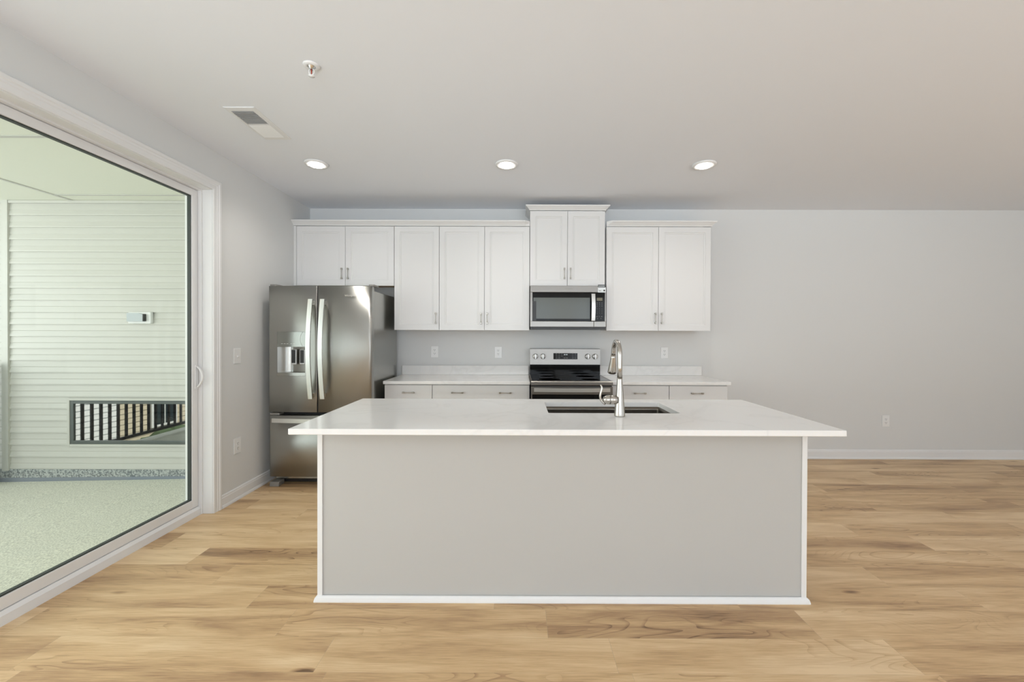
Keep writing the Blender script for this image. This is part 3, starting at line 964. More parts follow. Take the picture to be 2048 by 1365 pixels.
CT, CB = 0.914, 0.884
for nm, x0, x1, bs0, bs1 in (('left of the range, beside the refrigerator', -1.2935, 0.0985, -1.2935, 0.0985), ('right of the range, ending in the open wall', 0.873, 1.9985, 0.873, 1.9985)):
    t = thing('countertop', 'white quartz countertop with low backsplash ' + nm, 'countertop', ((x0 + x1) / 2, 4.16, CB))
    MB().box(x0, x1, 3.8395, D - 0.001, CB + 0.0005, CT, 0.003).build('slab', M_quartz, t)
    MB().box(bs0, bs1, D - 0.0205, D - 0.001, CT + 0.0005, CT + 0.1015, 0.002).build('backsplash', M_quartz, t)

# ------------------------------------------------------------------ island
PX0, PX1, PYF, PYB = -1.0215, 1.4544, 2.06, 2.725
IT = CT - 0.0285
isl = thing('kitchen_island', 'long island base with plain pale grey panel and white edge mouldings', 'island', ((PX0 + PX1) / 2, 2.4, 0))
SX0, SX1, SY0, SY1 = 0.163, 0.912, 2.300, 2.668
b = MB(); pt = 0.012
b.box(PX0 + 0.002, PX1 - 0.002, PYF + 0.004, PYF + 0.02, 0.0, IT - 0.0005)
b.box(PX0 + 0.002, PX0 + 0.02, PYF + 0.02, PYB - 0.02, 0.0, IT - 0.0005)
b.box(PX1 - 0.02, PX1 - 0.002, PYF + 0.02, PYB - 0.02, 0.0, IT - 0.0005)
b.box(PX0 + 0.02, PX1 - 0.02, PYB - 0.08, PYB - 0.065, 0.0, 0.10)
b.box(PX0 + 0.02, PX1 - 0.02, PYF + 0.02, PYB - 0.022, 0.10, 0.118)
b.build('panel', M_island, isl)
for xa, xb in ((PX0, PX0 + 0.021), (PX1 - 0.021, PX1)):
    m_ = MB(); m_.box(xa, xb, PYF - 0.003, PYF + 0.0035, 0.022, IT - 0.001, 0.0015)
    if xa < 0: m_.box(xa - 0.0045, xa + 0.0015, PYF - 0.003, PYF + 0.024, 0.022, IT - 0.001, 0.0015)
    else: m_.box(xb - 0.0015, xb + 0.0045, PYF - 0.003, PYF + 0.024, 0.022, IT - 0.001, 0.0015)
    m_.build('corner_moulding', M_trim, isl)
SH = [(0, 0), (0.017, 0), (0.017, 0.006), (0.013, 0.020), (0.006, 0.027), (0, 0.028)]
b = MB()
b.mitre(SH, [lambda o, u: (PX0 - o, PYB - 0.03, u), lambda o, u: (PX0 - o, PYF - o, u), lambda o, u: (PX1 + o, PYF - o, u), lambda o, u: (PX1 + o, PYB - 0.03, u)])
b.build('shoe_moulding', M_trim, isl)
xs = [PX0 + 0.004, -0.42, 0.145, 0.545, 0.935, PX1 - 0.004]
for i in range(5):
    if i in (2, 3):
        d = shaker(xs[i] + 0.002, xs[i + 1] - 0.002, 0.11, 0.87, PYB, isl, back=True)
    else:
        d = shaker(xs[i] + 0.002, xs[i + 1] - 0.002, 0.11, 0.72, PYB, isl, back=True)
        MB().box(xs[i] + 0.002, xs[i + 1] - 0.002, PYB - 0.019, PYB, 0.724, 0.872, 0.0015).build('drawer', M_cab, isl)

# island top with a cut-out
def island_top():
    x0, x1, y0, y1 = -1.0835, 1.5276, 1.8942, 2.7994
    t = bmesh.new()
    def ring(ax0, ax1, ay0, ay1, r, n, z):
        out = []
        for cx, cy, a0 in ((ax1 - r, ay1 - r, 0), (ax0 + r, ay1 - r, 90), (ax0 + r, ay0 + r, 180), (ax1 - r, ay0 + r, 270)):
            for i in range(n + 1):
                a = math.radians(a0 + 90 * i / n); out.append(t.verts.new((cx + r * math.cos(a), cy + r * math.sin(a), z)))
        return out
    n = 4; e = 0.0028
    lv = [(0, CT - 0.0285 + e), (0, CT - e)]
    O = [ring(x0 + e, x1 - e, y0 + e, y1 - e, 0.003, n, IT), ring(x0, x1, y0, y1, 0.005, n, IT + e), ring(x0, x1, y0, y1, 0.005, n, CT - e), ring(x0 + e * .3, x1 - e * .3, y0 + e * .3, y1 - e * .3, 0.005, n, CT - e * .3), ring(x0 + e, x1 - e, y0 + e, y1 - e, 0.003, n, CT)]
    I = [ring(SX0, SX1, SY0, SY1, 0.012, n, CT), ring(SX0, SX1, SY0, SY1, 0.012, n, IT)]
    seq = O + I + [O[0]]
    m = len(O[0])
    for a, c in zip(seq, seq[1:]):
        for k in range(m):
            t.faces.new((a[k], a[(k + 1) % m], c[(k + 1) % m], c[k]))
    bmesh.ops.recalc_face_normals(t, faces=t.faces)
    return tag(MB().add(t).build('island_countertop', M_quartz), 'large glossy white quartz slab with sink cut-out on the island', 'countertop')


island_top()

# sink
def sink():
    s = thing('undermount_sink', 'rectangular stainless undermount sink sunk into the island top', 'sink', ((SX0 + SX1) / 2, (SY0 + SY1) / 2, 0.66))
    t = bmesh.new()
    def ring(ins, z, r, n=6):
        out = []
        x0, x1, y0, y1 = SX0 + ins, SX1 - ins, SY0 + ins, SY1 - ins
        for cx, cy, a0 in ((x1 - r, y1 - r, 0), (x0 + r, y1 - r, 90), (x0 + r, y0 + r, 180), (x1 - r, y0 + r, 270)):
            for i in range(n + 1):
                a = math.radians(a0 + 90 * i / n); out.append(t.verts.new((cx + r * math.cos(a), cy + r * math.sin(a), z)))
        return out
    T = IT - 0.0008
    R = [ring(-0.02, T, 0.02), ring(0.002, T, 0.014), ring(0.004, T - 0.02, 0.014), ring(0.006, 0.69, 0.018), ring(0.03, 0.672, 0.02),
         ring(0.03, 0.670, 0.02), ring(0.004, 0.688, 0.018), ring(0.002, T - 0.02, 0.014), ring(-0.0, T - 0.0015, 0.014), ring(-0.02, T - 0.0015, 0.02)]
    m = len(R[0])
    for a, c in zip(R[:5], R[1:5]):
        for k in range(m):
            f = t.faces.new((a[k], a[(k + 1) % m], c[(k + 1) % m], c[k])); f.smooth = True
    t.faces.new(R[4])
    for a, c in zip(R[5:], R[6:]):
        for k in range(m): t.faces.new((a[k], a[(k + 1) % m], c[(k + 1) % m], c[k]))
    t.faces.new(R[5])
    for k in range(m): t.faces.new((R[0][k], R[0][(k + 1) % m], R[9][(k + 1) % m], R[9][k]))
    bmesh.ops.recalc_face_normals(t, faces=t.faces)
    MB().add(t).build('basin', M_sink, s)
    MB().lathe([(0.001, 0.6725), (0.045, 0.6725), (0.045, 0.676), (0.036, 0.677), (0.034, 0.674), (0.001, 0.674)], ((SX0 + SX1) / 2, (SY0 + SY1) / 2, 0), 'Z', 32).build('drain', M_chrome, s)


sink()

# faucet
fc = thing('pull_down_faucet', 'tall brushed nickel gooseneck faucet with side lever on the island', 'faucet', (0.547, 2.222, CT))
FXc, FYc = 0.547, 2.222
prof = [(0.0285, 0.0), (0.0300, 0.002), (0.0300, 0.004), (0.0285, 0.020), (0.0262, 0.050), (0.0240, 0.080), (0.0218, 0.110), (0.0190, 0.140), (0.0165, 0.170), (0.0150, 0.200), (0.0146, 0.207)]
MB().lathe(prof, (FXc, FYc, CT + 0.0004), 'Z', 48).build('body', M_nickel, fc)
pts = [(FXc, FYc, CT + 0.2078), (FXc, FYc, 1.18), (FXc, FYc, 1.215), (FXc, FYc, 1.243)]
R_ = 0.077
for i in range(1, 15):
    a = PI * i / 15
    pts.append((FXc, FYc + R_ - R_ * math.cos(a), 1.243 + R_ * math.sin(a)))
pts += [(FXc, FYc + 2 * R_ + 0.001, 1.241)]
MB().tube(pts, [0.0136] * 4 + [0.0134] * 10 + [0.0128] * (len(pts) - 14), 32).build('spout', M_nickel, fc)
hd = [(FXc, FYc + 2 * R_ + 0.001, 1.2405), (FXc, FYc + 2 * R_ + 0.004, 1.225), (FXc, FYc + 2 * R_ + 0.011, 1.20), (FXc, FYc + 2 * R_ + 0.019, 1.175), (FXc, FYc + 2 * R_ + 0.028, 1.15), (FXc, FYc + 2 * R_ + 0.0335, 1.135)]
sh = MB().tube(hd, [0.0145, 0.0150, 0.0178, 0.0215, 0.0248, 0.0262], 32).build('spray_head', M_nickel, fc)
MB().tube([(FXc, FYc + 2 * R_ + 0.0336, 1.1346), (FXc, FYc + 2 * R_ + 0.0345, 1.1315)], [0.0235, 0.0230], 32).build('nozzle_ring', M_blackp, sh)
# side barrel
MB().lathe([(0.0255, -0.052), (0.0255, -0.012)], (FXc, FYc, 1.003), 'X', 36).build('valve_barrel', M_nickel, fc)
lv = MB()
cap = [(0.0255, -0.0530), (0.0252, -0.062), (0.0238, -0.072), (0.0205, -0.081), (0.0150, -0.088), (0.008, -0.0915), (0.001, -0.0925)]
lv.lathe(cap, (FXc, FYc, 1.003), 'X', 36)
lp = [(0.467, 0.978), (0.457, 0.986), (0.447, 0.997), (0.4405, 1.012), (0.440, 1.026), (0.4435, 1.042), (0.448, 1.056), (0.449, 1.068), (0.446, 1.078), (0.4405, 1.087)]
lv.tube([(x, FYc - 0.004, z) for x, z in lp], [0.0055, 0.006, 0.0062, 0.0062, 0.0064, 0.0068, 0.0068, 0.006, 0.0048, 0.0035], 16)
lv.build('lever_handle', M_nickel, fc)

# ------------------------------------------------------------------ refrigerator
fg = thing('refrigerator', 'tall stainless french-door refrigerator with ice dispenser in the left corner', 'refrigerator', (-1.77, 4.0, 0))
FY = 3.585
FX0r, FX1r, FXm = -2.228, -1.314, -1.7865
MB().box(-2.205, -1.337, FY + 0.088, 4.415, 0.045, 1.752, 0.004).build('case', M_case, fg)


def fdoor(x0, x1, z0, z1, name, m=M_steel, hole=None):
    """slightly bowed door skin, rounded outer edges"""
    t = bmesh.new()
    n = 24; r = 0.016; dp = 0.078
    cx = (FX0r + FX1r) / 2; hw = (FX1r - FX0r) / 2
    def yf(x):
        base = FY + 0.012 * ((x - cx) / hw) ** 2
        e = min(x - x0, x1 - x)
        # rounding on the outer vertical edges
        for edge, rr in ((x0, r if abs(x0 - FX0r) < .01 else 0.004), (x1, r if abs(x1 - FX1r) < .01 else 0.004)):
            d_ = abs(x - edge)
            if d_ < rr: base += rr - math.sqrt(max(0, rr * rr - (rr - d_) ** 2))
        return base
    xs = [x0 + 0.0001 * 0] + [x0 + 0.016 * (1 - math.cos(PI / 2 * i / 6)) for i in range(1, 7)]
    xs += [x0 + 0.016 + (x1 - x0 - 0.032) * i / n for i in range(1, n)]
    xs += [x1 - 0.016 * (1 - math.cos(PI / 2 * (6 - i) / 6)) for i in range(0, 7)]
    if hole:
        hx0, hx1, hz0, hz1 = hole
        xs = [x for x in xs if abs(x - hx0) > .006 and abs(x - hx1) > .006] + [hx0, hx1]
        xs.sort(); zs = [z0, hz0, hz1, z1]
    else:
        zs = [z0, z1]
    F = [[t.verts.new((x, yf(x), z)) for x in xs] for z in zs]
    Bk = [[t.verts.new((x, FY + dp, z)) for x in xs] for z in zs]
    for j in range(len(zs) - 1):
        for i in range(len(xs) - 1):
            if hole and j == 1 and xs[i] >= hole[0] - 1e-6 and xs[i + 1] <= hole[1] + 1e-6: continue
            f = t.faces.new((F[j][i], F[j][i + 1], F[j + 1][i + 1], F[j + 1][i])); f.smooth = True
            t.faces.new((Bk[j][i], Bk[j + 1][i], Bk[j + 1][i + 1], Bk[j][i + 1]))
    for i in range(len(xs) - 1):
        t.faces.new((F[0][i], Bk[0][i], Bk[0][i + 1], F[0][i + 1])); t.faces.new((F[-1][i], F[-1][i + 1], Bk[-1][i + 1], Bk[-1][i]))
    for j in range(len(zs) - 1):
        t.faces.new((F[j][0], F[j + 1][0], Bk[j + 1][0], Bk[j][0])); t.faces.new((F[j][-1], Bk[j][-1], Bk[j + 1][-1], F[j + 1][-1]))
    bmesh.ops.recalc_face_normals(t, faces=t.faces)
    return MB().add(t).build(name, m, fg)


HX = (-2.148, -1.895, 0.985, 1.377)
dl = fdoor(FX0r, FXm - 0.004, 0.665, 1.783, 'door', hole=HX)
drr = fdoor(FXm + 0.004, FX1r, 0.665, 1.783, 'door')
dz = fdoor(FX0r + 0.006, FX1r - 0.006, 0.092, 0.634, 'freezer_drawer')


def curved_bar(par, x, z0, z1, w=0.038, bow=0.045):
    b = MB(); rows = []; n = 20
    for i in range(n + 1):
        a = i / n; z = z0 + (z1 - z0) * a
        y = FY - 0.046 - bow * math.sin(PI * a)
        rows.append([(x - w / 2, y, z), (x + w / 2, y - 0.0005, z), (x + w / 2, y + 0.013, z), (x - w / 2, y + 0.013, z)])
    b.sweep(rows)
    for z in (z0 + 0.03, z1 - 0.03):
        b.box(x - w / 2 + 0.005, x + w / 2 - 0.005, FY - 0.045, FY + 0.0045, z - 0.018, z + 0.018, 0.002)
    b.build('handle', M_handle, par)


curved_bar(dl, -1.828, 0.789, 1.663)
curved_bar(drr, -1.7235, 0.789, 1.663)
b = MB(); rows = []
for i in range(21):
    a = i / 20; x = -2.168 + 0.81 * a; y = FY - 0.040 - 0.028 * math.sin(PI * a)
    rows.append([(x, y, 0.581), (x, y, 0.618), (x, y + 0.013, 0.618), (x, y + 0.013, 0.581)])
b.sweep(rows)
for x in (-2.13, -1.39): b.box(x - 0.018, x + 0.018, FY - 0.042, FY + 0.0085, 0.587, 0.612, 0.002)
b.build('handle', M_handlex, dz)
# dispenser parts
hx0, hx1 = HX[0], HX[1]; yd = FY + 0.0065
t = bmesh.new()
# recess shell: control face above, concave niche below
b = MB()
b.box(hx0 + 0.0005, hx1 - 0.0005, yd + 0.001, yd + 0.060, 1.243, HX[3] - 0.0005, 0.001)
b.build('control_panel', mat('dispenser_grey_gloss', (0.30, 0.31, 0.28), 0.16, 0.7), dl)
b = MB()
rows = []
ns = 14
for z in (1.016, 1.2425):
    rows.append(z)
t = bmesh.new()
A = []; Bv = []
for i in range(ns + 1):
    a = i / ns; x = hx0 + 0.0005 + (hx1 - hx0 - 0.001) * a
    dep = 0.066 * min(1.0, math.sin(min(PI / 2, PI * 0.5 * a / 0.40))) if a < 0.45 else 0.066 - 0.012 * max(0, (a - 0.45))
    if a == 1: dep = 0.050
    A.append(t.verts.new((x, yd + 0.004 + dep, 1.016))); Bv.append(t.verts.new((x, yd + 0.004 + dep, 1.2425)))
for i in range(ns):
    f = t.faces.new((A[i], A[i + 1], Bv[i + 1], Bv[i])); f.smooth = True
bk = [t.verts.new(p) for p in ((hx0 + .0005, yd + 0.0725, 1.016), (hx1 - .0005, yd + 0.0725, 1.016), (hx1 - .0005, yd + 0.0725, 1.2425), (hx0 + .0005, yd + 0.0725, 1.2425))]
t.faces.new(bk)
b.add(t)
b.box(hx1 - 0.004, hx1 - 0.0005, yd + 0.003, yd + 0.054, 1.016, 1.2425)
b.build('niche', M_case, dl)
MB().box(hx0 + 0.0005, hx1 - 0.0005, yd - 0.006, yd + 0.066, HX[2] + 0.0005, 1.0155, 0.0015).build('drip_tray', M_case, dl)
for xc in (-2.018, -1.942):
    p = MB()
    p.box(xc - 0.024, xc + 0.024, yd + 0.030, yd + 0.046, 1.085, 1.220, 0.004)
    po = p.build('paddle', M_silverp, dl)
    MB().box(xc - 0.017, xc + 0.017, yd + 0.0285, yd + 0.0298, 1.098, 1.214).build('paddle_pad', M_blackp, po)
b = MB()
for i in range(5):
    x = -2.112 + i * 0.024 + (0.01 if i > 2 else 0)
    b.box(x, x + 0.016, yd + 0.0002, yd + 0.0009, 1.2695, 1.2725)
b.build('button_legend', mat('pale_legend', (0.7, 0.71, 0.68), 0.5), dl)
b = MB()
for i in range(12):
    a = math.radians(120 + i * 10); a2 = math.radians(130 + i * 10)
    cx_, cz_, r_ = -1.885, 1.312, 0.058
    b.sweep([[(cx_ + r_ * math.cos(q), yd + 0.0003, cz_ + r_ * 1.3 * math.sin(q)), (cx_ + (r_ + .0014) * math.cos(q), yd + 0.0003, cz_ + (r_ + .0014) * 1.3 * math.sin(q)),
              (cx_ + (r_ + .0014) * math.cos(q), yd + 0.0009, cz_ + (r_ + .0014) * 1.3 * math.sin(q)), (cx_ + r_ * math.cos(q), yd + 0.0009, cz_ + r_ * 1.3 * math.sin(q))] for q in (a, a2)])
# arc drawn on the control panel
b.build('dial_line', M_shadow, dl)
text('Whirlpool', 0.024, mat('pale_logo_grey', (0.62, 0.61, 0.58), 0.4), drr, (-1.497, FY + 0.0015, 1.697), name='logo', depth=0.0012)
MB().box(-1.345, -1.297, FY + 0.030, FY + 0.150, 1.7835, 1.800, 0.004).build('hinge_cover', M_doorgrey, fg)
MB().box(-2.245 + 0.02, -2.17, FY + 0.030, FY + 0.150, 1.7835, 1.800, 0.004).build('hinge_cover', M_doorgrey, fg)
MB().box(-2.215, -2.13, FY + 0.012, FY + 0.084, 0.637, 0.655, 0.003).build('hinge', M_doorgrey, fg)
MB().box(-2.15, -1.38, FY + 0.110, FY + 0.125, 0.012, 0.086).build('toe_grille', M_blackp, fg)
for xa in (-2.218, -1.412):
    f = MB(); f.box(xa, xa + 0.082, FY + 0.012, FY + 0.10, 0.0, 0.042, 0.004)
    f.box(xa + 0.01, xa + 0.06, FY + 0.105, FY + 0.16, 0.006, 0.045, 0.002)
    f.build('foot', M_doorgrey, fg)
MB().box(FXm - 0.0036, FXm + 0.0036, FY + 0.010, FY + 0.080, 0.668, 1.780).build('door_gap_shade', M_dark, fg)  # black strip standing in for the shade between the two doors
MB().box(-2.19, -1.35, FY + 0.0805, FY + 0.0875, 0.10, 1.775).build('door_gasket', M_dark, fg)

# ------------------------------------------------------------------ range
rg = thing('electric_range', 'stainless freestanding electric range with black glass cooktop', 'stove', (0.485, 4.1, 0))
RX0, RX1, RY = 0.105, 0.865, 3.765
MB().box(RX0 + 0.004, RX1 - 0.004, RY + 0.045, 4.448, 0.03, 0.885, 0.002).build('body', M_blackp, rg)
b = MB()
b.prism([(RY + 0.003, 0.889), (RY, 0.893), (RY, 0.918), (RY + 0.006, 0.9255), (RY + 0.030, 0.9265), (RY + 0.030, 0.889)], 'X', RX0, RX1)
b.box(RX0, RX0 + 0.010, RY + 0.030, 4.385, 0.889, 0.9265); b.box(RX1 - 0.010, RX1, RY + 0.030, 4.385, 0.889, 0.9265)
b.build('cooktop_trim', M_steelx, rg)
ct = MB().box(RX0 + 0.010, RX1 - 0.010, RY + 0.030, 4.385, 0.905, 0.9258).build('cooktop', M_black, rg)
for cx_, cy_, r_ in ((0.29, 3.93, 0.11), (0.68, 3.93, 0.09), (0.29, 4.23, 0.08), (0.68, 4.23, 0.10)):
    MB().lathe([(r_ - .002, 0.9259), (r_, 0.9259), (r_, 0.9262), (r_ - .002, 0.9262), (r_ - .002, 0.9259)], (cx_, cy_, 0), 'Z', 48).build('burner_ring', M_legend, ct)
# backguard
b = MB()
b.prism([(4.385, 1.030), (4.376, 1.036), (4.386, 1.203), (4.392, 1.206), (4.448, 1.206), (4.448, 0.886), (4.40, 0.886), (4.40, 1.030)], 'X', RX0 + 0.004, RX1 + 0.003)
bgd = b.build('backguard', M_steelx, rg)
MB().box(RX0 + 0.005, RX1 + 0.002, 4.3865, 4.399, 0.9268, 1.0295).build('riser', M_black, bgd)


def ybg(z): return 4.376 + 0.010 * (z - 1.036) / 0.167


b = MB(); b.prism([(ybg(1.093) - 0.0015, 1.093), (ybg(1.159) - 0.0015, 1.159), (ybg(1.159) + 0.003, 1.159), (ybg(1.093) + 0.003, 1.093)], 'X', 0.363, 0.622)
dsp = b.build('display', M_black, bgd)
b = MB()
for zz in (1.108, 1.129, 1.150):
    for xx in (0.388, 0.417, 0.446, 0.565, 0.593):
        if zz == 1.108 and xx == 0.446: continue
        b.box(xx, xx + 0.014, ybg(zz) - 0.0022, ybg(zz) - 0.0016, zz - 0.0022, zz + 0.0022)
for xx in (0.474, 0.500): b.box(xx, xx + 0.018, ybg(1.107) - 0.0022, ybg(1.107) - 0.0016, 1.104, 1.110)
b.build('button_legend', M_legend, dsp)
b = MB()
for xx in (0.476, 0.498): b.box(xx, xx + 0.016, ybg(1.143) - 0.0024, ybg(1.143) - 0.0017, 1.138, 1.149)
b.build('clock_digits', mat('clock_digits_white', (0.75, 0.78, 0.78), 0.4), dsp)
for i, kx in enumerate((0.170, 0.250, 0.733, 0.811)):
    b = MB(); zc = 1.124; y0_ = ybg(zc)
    b.lathe([(0.030, y0_ - 0.0015), (0.030, y0_ - 0.005), (0.0285, y0_ - 0.024), (0.026, y0_ - 0.027), (0.001, y0_ - 0.027)], (kx, 0, zc), 'Y', 36)
    k = b.build('knob', M_silverp, bgd)
    MB().box(kx - 0.0055, kx + 0.0055, y0_ - 0.037, y0_ - 0.0265, zc - 0.027, zc + 0.027, 0.0025).build('knob_grip', M_handle, k)
    b = MB()
    for q in (-140, -90, -45, 0, 45, 90, 140):
        a = math.radians(90 - q); xq, zq = kx + 0.040 * math.cos(a), zc + 0.040 * math.sin(a)
        b.box(xq - 0.0022, xq + 0.0022, ybg(zq) - 0.0006, ybg(zq) + 0.0002, zq - 0.0022, zq + 0.0022)
    b.build('knob_legend', M_shadow, bgd)
# door
b = MB()
b.box(RX0 + 0.001, RX1 - 0.001, RY + 0.002, RY + 0.040, 0.803, 0.8745, 0.002)
b.box(RX0 + 0.001, RX0 + 0.012, RY + 0.002, RY + 0.040, 0.245, 0.803, 0.001); b.box(RX1 - 0.012, RX1 - 0.001, RY + 0.002, RY + 0.040, 0.245, 0.803, 0.001)
b.box(RX0 + 0.012, RX1 - 0.012, RY + 0.002, RY + 0.040, 0.245, 0.30, 0.001)
od = b.build('oven_door', M_steelx, rg)
MB().box(RX0 + 0.012, RX1 - 0.012, RY + 0.003, RY + 0.038, 0.300, 0.8028).build('door_glass', M_black, od)
b = MB(); rows = []
for i in range(21):
    a = i / 20; x = 0.132 + 0.700 * a; y = RY - 0.036 - 0.016 * math.sin(PI * a)
    rows.append([(x, y, 0.832), (x, y, 0.867), (x, y + 0.013, 0.867), (x, y + 0.013, 0.832)])
b.sweep(rows)
for x in (0.155, 0.810): b.box(x - 0.018, x + 0.018, RY - 0.036, RY + 0.003, 0.838, 0.861, 0.002)
b.build('handle', M_handlex, od)
MB().box(RX0 + 0.001, RX1 - 0.001, RY + 0.004, RY + 0.040, 0.07, 0.240, 0.002).build('drawer', M_steelx, rg)
for x in (RX0 + 0.05, RX1 - 0.05):
    for y in (RY + 0.1, 4.38): MB().lathe([(0.015, 0), (0.015, 0.0295)], (x, y, 0), 'Z', 16).build('foot', M_blackp, rg)

# ------------------------------------------------------------------ microwave
mw = thing('microwave_oven', 'over-the-range stainless microwave mounted under the raised cabinet', 'microwave', (0.483, 4.28, 1.41))
MY = D - 0.40; MX0, MX1 = 0.1035, 0.8645
MB().box(MX0 + 0.002, MX1 - 0.002, MY + 0.040, D - 0.002, 1.412, 1.8525, 0.003).build('case', M_blackp, mw)
b = MB()
b.box(MX0, MX1, MY, MY + 0.038, 1.784, 1.851, 0.003)
b.box(MX0, 0.742, MY, MY + 0.038, 1.436, 1.493, 0.003)
b.box(MX0, MX0 + 0.022, MY, MY + 0.038, 1.493, 1.784, 0.001)
fm = b.build('front_frame', M_steelx, mw)
b = MB(); b.box(0.744, MX1, MY, MY + 0.038, 1.436, 1.493, 0.003); b.box(MX1 - 0.012, MX1, MY, MY + 0.038, 1.493, 1.784, 0.001)
b.build('panel_frame', M_steelx, mw)
dm = MB().box(MX0 + 0.022, 0.748, MY + 0.001, MY + 0.030, 1.4935, 1.7835).build('door', M_black, mw)
MB().box(0.135, 0.702, MY + 0.0002, MY + 0.0009, 1.518, 1.730).build('window', M_win, dm)
MB().box(0.1295, 0.164, MY - 0.0003, MY + 0.0001, 1.497, 1.695).build('window_mask', M_blackp, dm)
b = MB(); rows = []
for i in range(17):
    a = i / 16; z = 1.4975 + 0.270 * a; y = MY - 0.030 - 0.018 * math.sin(PI * a)
    rows.append([(0.713, y, z), (0.750, y, z), (0.750, y + 0.012, z), (0.713, y + 0.012, z)])
b.sweep(rows)
for z in (1.52, 1.745): b.box(0.720, 0.743, MY - 0.032, MY + 0.001, z - 0.012, z + 0.012, 0.002)
b.build('handle', M_handle, dm)
cp = MB().box(0.7495, MX1 - 0.012, MY + 0.001, MY + 0.030, 1.4935, 1.7835).build('control_panel', M_black, mw)
MB().box(0.772, 0.828, MY + 0.0001, MY + 0.0009, 1.701, 1.730).build('display', M_lcd, cp)
b = MB()
for i in range(7):
    for j in range(3):
        z = 1.679 - i * 0.0165 - (0.006 if i > 2 else 0); x = 0.775 + j * 0.024
        wd = 0.009 if i < 3 else 0.004
        b.box(x - wd / 2, x + wd / 2, MY + 0.0002, MY + 0.0009, z - 0.0022, z + 0.0022)
for x, z, r in ((0.773, 1.541, .007), (0.821, 1.541, .007), (0.797, 1.543, .004), (0.779, 1.521, .004), (0.815, 1.521, .004)):
    b.box(x - r, x + r, MY + 0.0002, MY + 0.0009, z - 0.003, z + 0.003)
b.build('key_legend', M_legend, cp)
b = MB(); b.box(MX0 + 0.004, MX1 - 0.004, MY + 0.010, MY + 0.038, 1.413, 1.4355)
b.build('vent_grille', M_blackp, mw)
text('Whirlpool', 0.017, mat('dark_logo_grey', (0.2, 0.19, 0.17), 0.4), fm, (0.487, MY - 0.0002, 1.820), name='logo')
st = MB().box(0.782, 0.861, MY - 0.0025, MY - 0.0015, 1.783, 1.860).build('energy_sticker', M_cream, mw)
st['label'] = 'paper sticker with black header on the top right corner'
MB().box(0.782, 0.861, MY - 0.0035, MY - 0.0026, 1.834, 1.860).build('sticker_header', M_blackp, st)
b = MB()
xx = 0.787
for wd in (.006, .004, .008, .005, .009, .006, .010, .007):
    b.box(xx, xx + wd * .72, MY - 0.0041, MY - 0.0036, 1.842, 1.851); xx += wd + .0012
b.build('header_print', M_cream, st)
MB().box(0.790, 0.812, MY - 0.003, MY - 0.0026, 1.797, 1.803).build('sticker_print', M_legend, st)
b = MB()
b.lathe([(0.006, MY - 0.003), (0.009, MY - 0.003), (0.009, MY - 0.0026), (0.006, MY - 0.0026), (0.006, MY - 0.003)], (0.845, 0, 1.803), 'Y', 20)
b.build('sticker_print', M_legend, st)

# ------------------------------------------------------------------ wall plates (built facing -y at origin)


def outlet(label, loc, rz=0, group=None):
    t = thing('wall_outlet', label, 'outlet', loc, group)
    t.rotation_euler = (0, 0, rz)
    def P(mb, name, m, par):
        me = bpy.data.meshes.new(name); mb.bm.to_mesh(me); mb.bm.free(); me.materials.append(m)
        o = bpy.data.objects.new(name, me); COL.objects.link(o); o.parent = par; return o
    P(MB().box(-0.040, 0.040, -0.0065, -0.0005, -0.062, 0.062, 0.0025), 'cover_plate', M_plate, t)
    for s in (-1, 1):
        b = MB(); c = s * 0.0195
        b.lathe([(0.0172, -0.0085), (0.0172, -0.006)], (0, 0, c), 'Y', 28)
        r = P(b, 'receptacle', M_plate, t)
        b = MB()
        b.box(-0.0085, -0.0055, -0.0092, -0.0086, c - 0.001, c + 0.009); b.box(0.0055, 0.0085, -0.0092, -0.0086, c - 0.001, c + 0.008)
        b.lathe([(0.0030, -0.0092), (0.0030, -0.0086)], (0, 0, c - 0.009), 'Y', 12)
        P(b, 'slots', M_slot, r)
    P(MB().lathe([(0.0035, -0.0078), (0.0035, -0.006)], (0, 0, 0), 'Y', 12), 'screw', M_plate, t)
    return t


o1 = outlet('duplex outlet above the left counter, nearest the refrigerator', (-0.9385, D, 1.165))
dup(o1, (-0.2375, D, 1.162), 'duplex outlet above the left counter, nearest the range')
dup(o1, (1.5925, D, 1.162), 'duplex outlet above the right counter, right of the faucet')
dup(o1, (4.033, D, 0.418), 'low duplex outlet on the open back wall right of the island')
dup(o1, (XL, 3.320, 0.440), 'low duplex outlet on the left wall between door and refrigerator', rz=PI / 2)
sw = thing('light_switch', 'white toggle light switch plate on the left wall beside the refrigerator', 'switch', (XL, 3.320, 1.175))


def P2(mb, name, m, par):
    me = bpy.data.meshes.new(name); mb.bm.to_mesh(me); mb.bm.free(); me.materials.append(m)
    o = bpy.data.objects.new(name, me); COL.objects.link(o); o.parent = par; return o


P2(MB().box(0.0005, 0.0065, -0.040, 0.040, -0.062, 0.062, 0.0025), 'cover_plate', M_plate, sw)
P2(MB().prism([(0.006, -0.011), (0.009, -0.011), (0.019, -0.004), (0.018, 0.001), (0.009, 0.004), (0.006, 0.004)], 'Y', -0.005, 0.005), 'toggle', M_plate, sw)

# ------------------------------------------------------------------ ceiling fittings


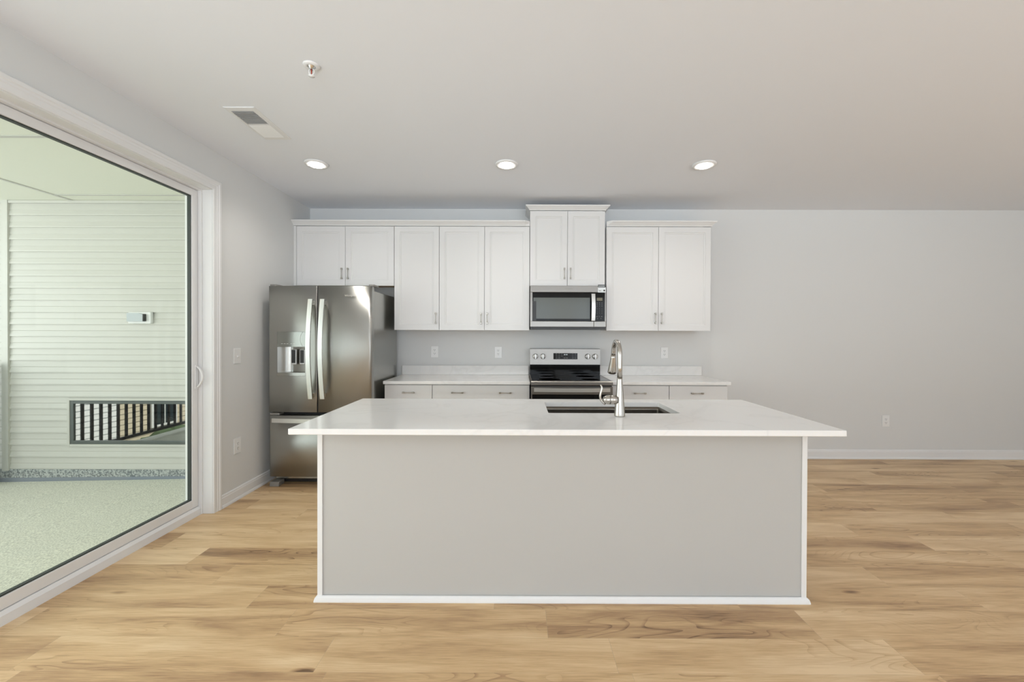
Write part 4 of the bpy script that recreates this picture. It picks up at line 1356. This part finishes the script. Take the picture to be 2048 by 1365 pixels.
def downlight(label, x, y):
    t = thing('recessed_downlight', label, 'ceiling light', (x, y, H), 'recessed downlights in the ceiling')
    P2(MB().lathe([(0.055, -0.001), (0.0925, -0.001), (0.0925, -0.006), (0.086, -0.013), (0.072, -0.013), (0.060, -0.010), (0.055, -0.010), (0.055, -0.001)], (0, 0, 0), 'Z', 48), 'trim_ring', M_trim, t)
    P2(MB().lathe([(0.055, -0.002), (0.055, -0.012), (0.050, -0.019), (0.030, -0.023), (0.001, -0.024)], (0, 0, 0), 'Z', 48), 'lens', M_lens, t)
    d = bpy.data.lights.new('bulb', 'SPOT'); d.energy = DOWNLIGHT_W * 10; d.color = (1, 0.95, 0.88); d.shadow_soft_size = 0.055; d.use_nodes = False
    d.spot_size = math.radians(150); d.spot_blend = 0.9
    o = bpy.data.objects.new('bulb', d); COL.objects.link(o); o.parent = t; o.location = (0, 0, -0.035)
    return t


dl1 = downlight('lit round recessed downlight left, above the refrigerator side', -1.655, 3.30)
dup(dl1, (-0.112, 3.30, H), 'lit round recessed downlight in the middle, in front of the cabinets', 'recessed downlights in the ceiling')
dup(dl1, (1.487, 3.30, H), 'lit round recessed downlight right, above the end of the island', 'recessed downlights in the ceiling')

vt = thing('ceiling_vent', 'white rectangular ceiling air register with half its louvers dark', 'vent', (-1.716, 2.68, H))
vx0, vx1, vy0, vy1 = -1.812, -1.620, 2.477, 2.884
b = MB(); ix0, ix1, iy0, iy1 = -1.791, -1.652, 2.517, 2.848
z0_, z1_ = H - 0.006, H - 0.0005
b.prism([(vx0, z1_), (vx0, z1_ - 0.002), (vx0 + 0.010, z0_), (ix0, z0_), (ix0, z1_)], 'Y', vy0, vy1)
b.prism([(ix1, z1_), (ix1, z0_), (vx1 - 0.010, z0_), (vx1, z1_ - 0.002), (vx1, z1_)], 'Y', vy0, vy1)
b.box(ix0, ix1, vy0, iy0, z0_, z1_); b.box(ix0, ix1, iy1, vy1, z0_, z1_)
b.box(ix0, ix1, 2.676, 2.684, z0_ - 0.001, z1_)
b.build('frame', M_trim, vt)
MB().box(ix0 + 0.0005, ix1 - 0.0005, iy0 + 0.0005, iy1 - 0.0005, H - 0.0012, H - 0.0004).build('throat', M_shadow, vt)
for k in range(26):
    y = iy0 + 0.0065 + k * 0.0127
    if 2.672 < y < 2.688: continue
    dy = -0.0030 if y < 2.68 else 0.0055
    b = MB(); b.prism([(y - dy, H - 0.0014), (y + dy, H - 0.009), (y + dy + 0.0012, H - 0.009), (y - dy + 0.0012, H - 0.0014)], 'X', ix0, ix1)
    b.build('louver', M_trim, vt)

sp = thing('fire_sprinkler', 'small white pendent fire sprinkler head with red bulb on the ceiling', 'sprinkler', (-1.076, 2.097, H))
P2(MB().lathe([(0.020, -0.0005), (0.041, -0.0005), (0.041, -0.003), (0.034, -0.008), (0.024, -0.010), (0.020, -0.008), (0.020, -0.0005)], (0, 0, 0), 'Z', 36), 'escutcheon', M_trim, sp)
P2(MB().lathe([(0.0195, -0.0006), (0.0195, -0.006), (0.013, -0.010), (0.011, -0.020), (0.001, -0.020)], (0, 0, 0), 'Z', 28), 'body', M_chrome, sp)
b = MB()
for s in (-1, 1):
    b.tube([(s * 0.009, 0, -0.018), (s * 0.0135, 0, -0.028), (s * 0.0125, 0, -0.040), (s * 0.005, 0, -0.050), (0, 0, -0.054)], 0.0024, 10)
P2(b, 'frame_arms', M_plate, sp)
P2(MB().tube([(0, 0, -0.0205), (0, 0, -0.030), (0, 0, -0.047)], [0.0030, 0.0034, 0.0022], 12), 'glass_bulb', M_red, sp)
P2(MB().lathe([(0.001, -0.0535), (0.015, -0.0535), (0.016, -0.0555), (0.004, -0.0575), (0.001, -0.0580)], (0, 0, 0), 'Z', 24), 'deflector', M_plate, sp)
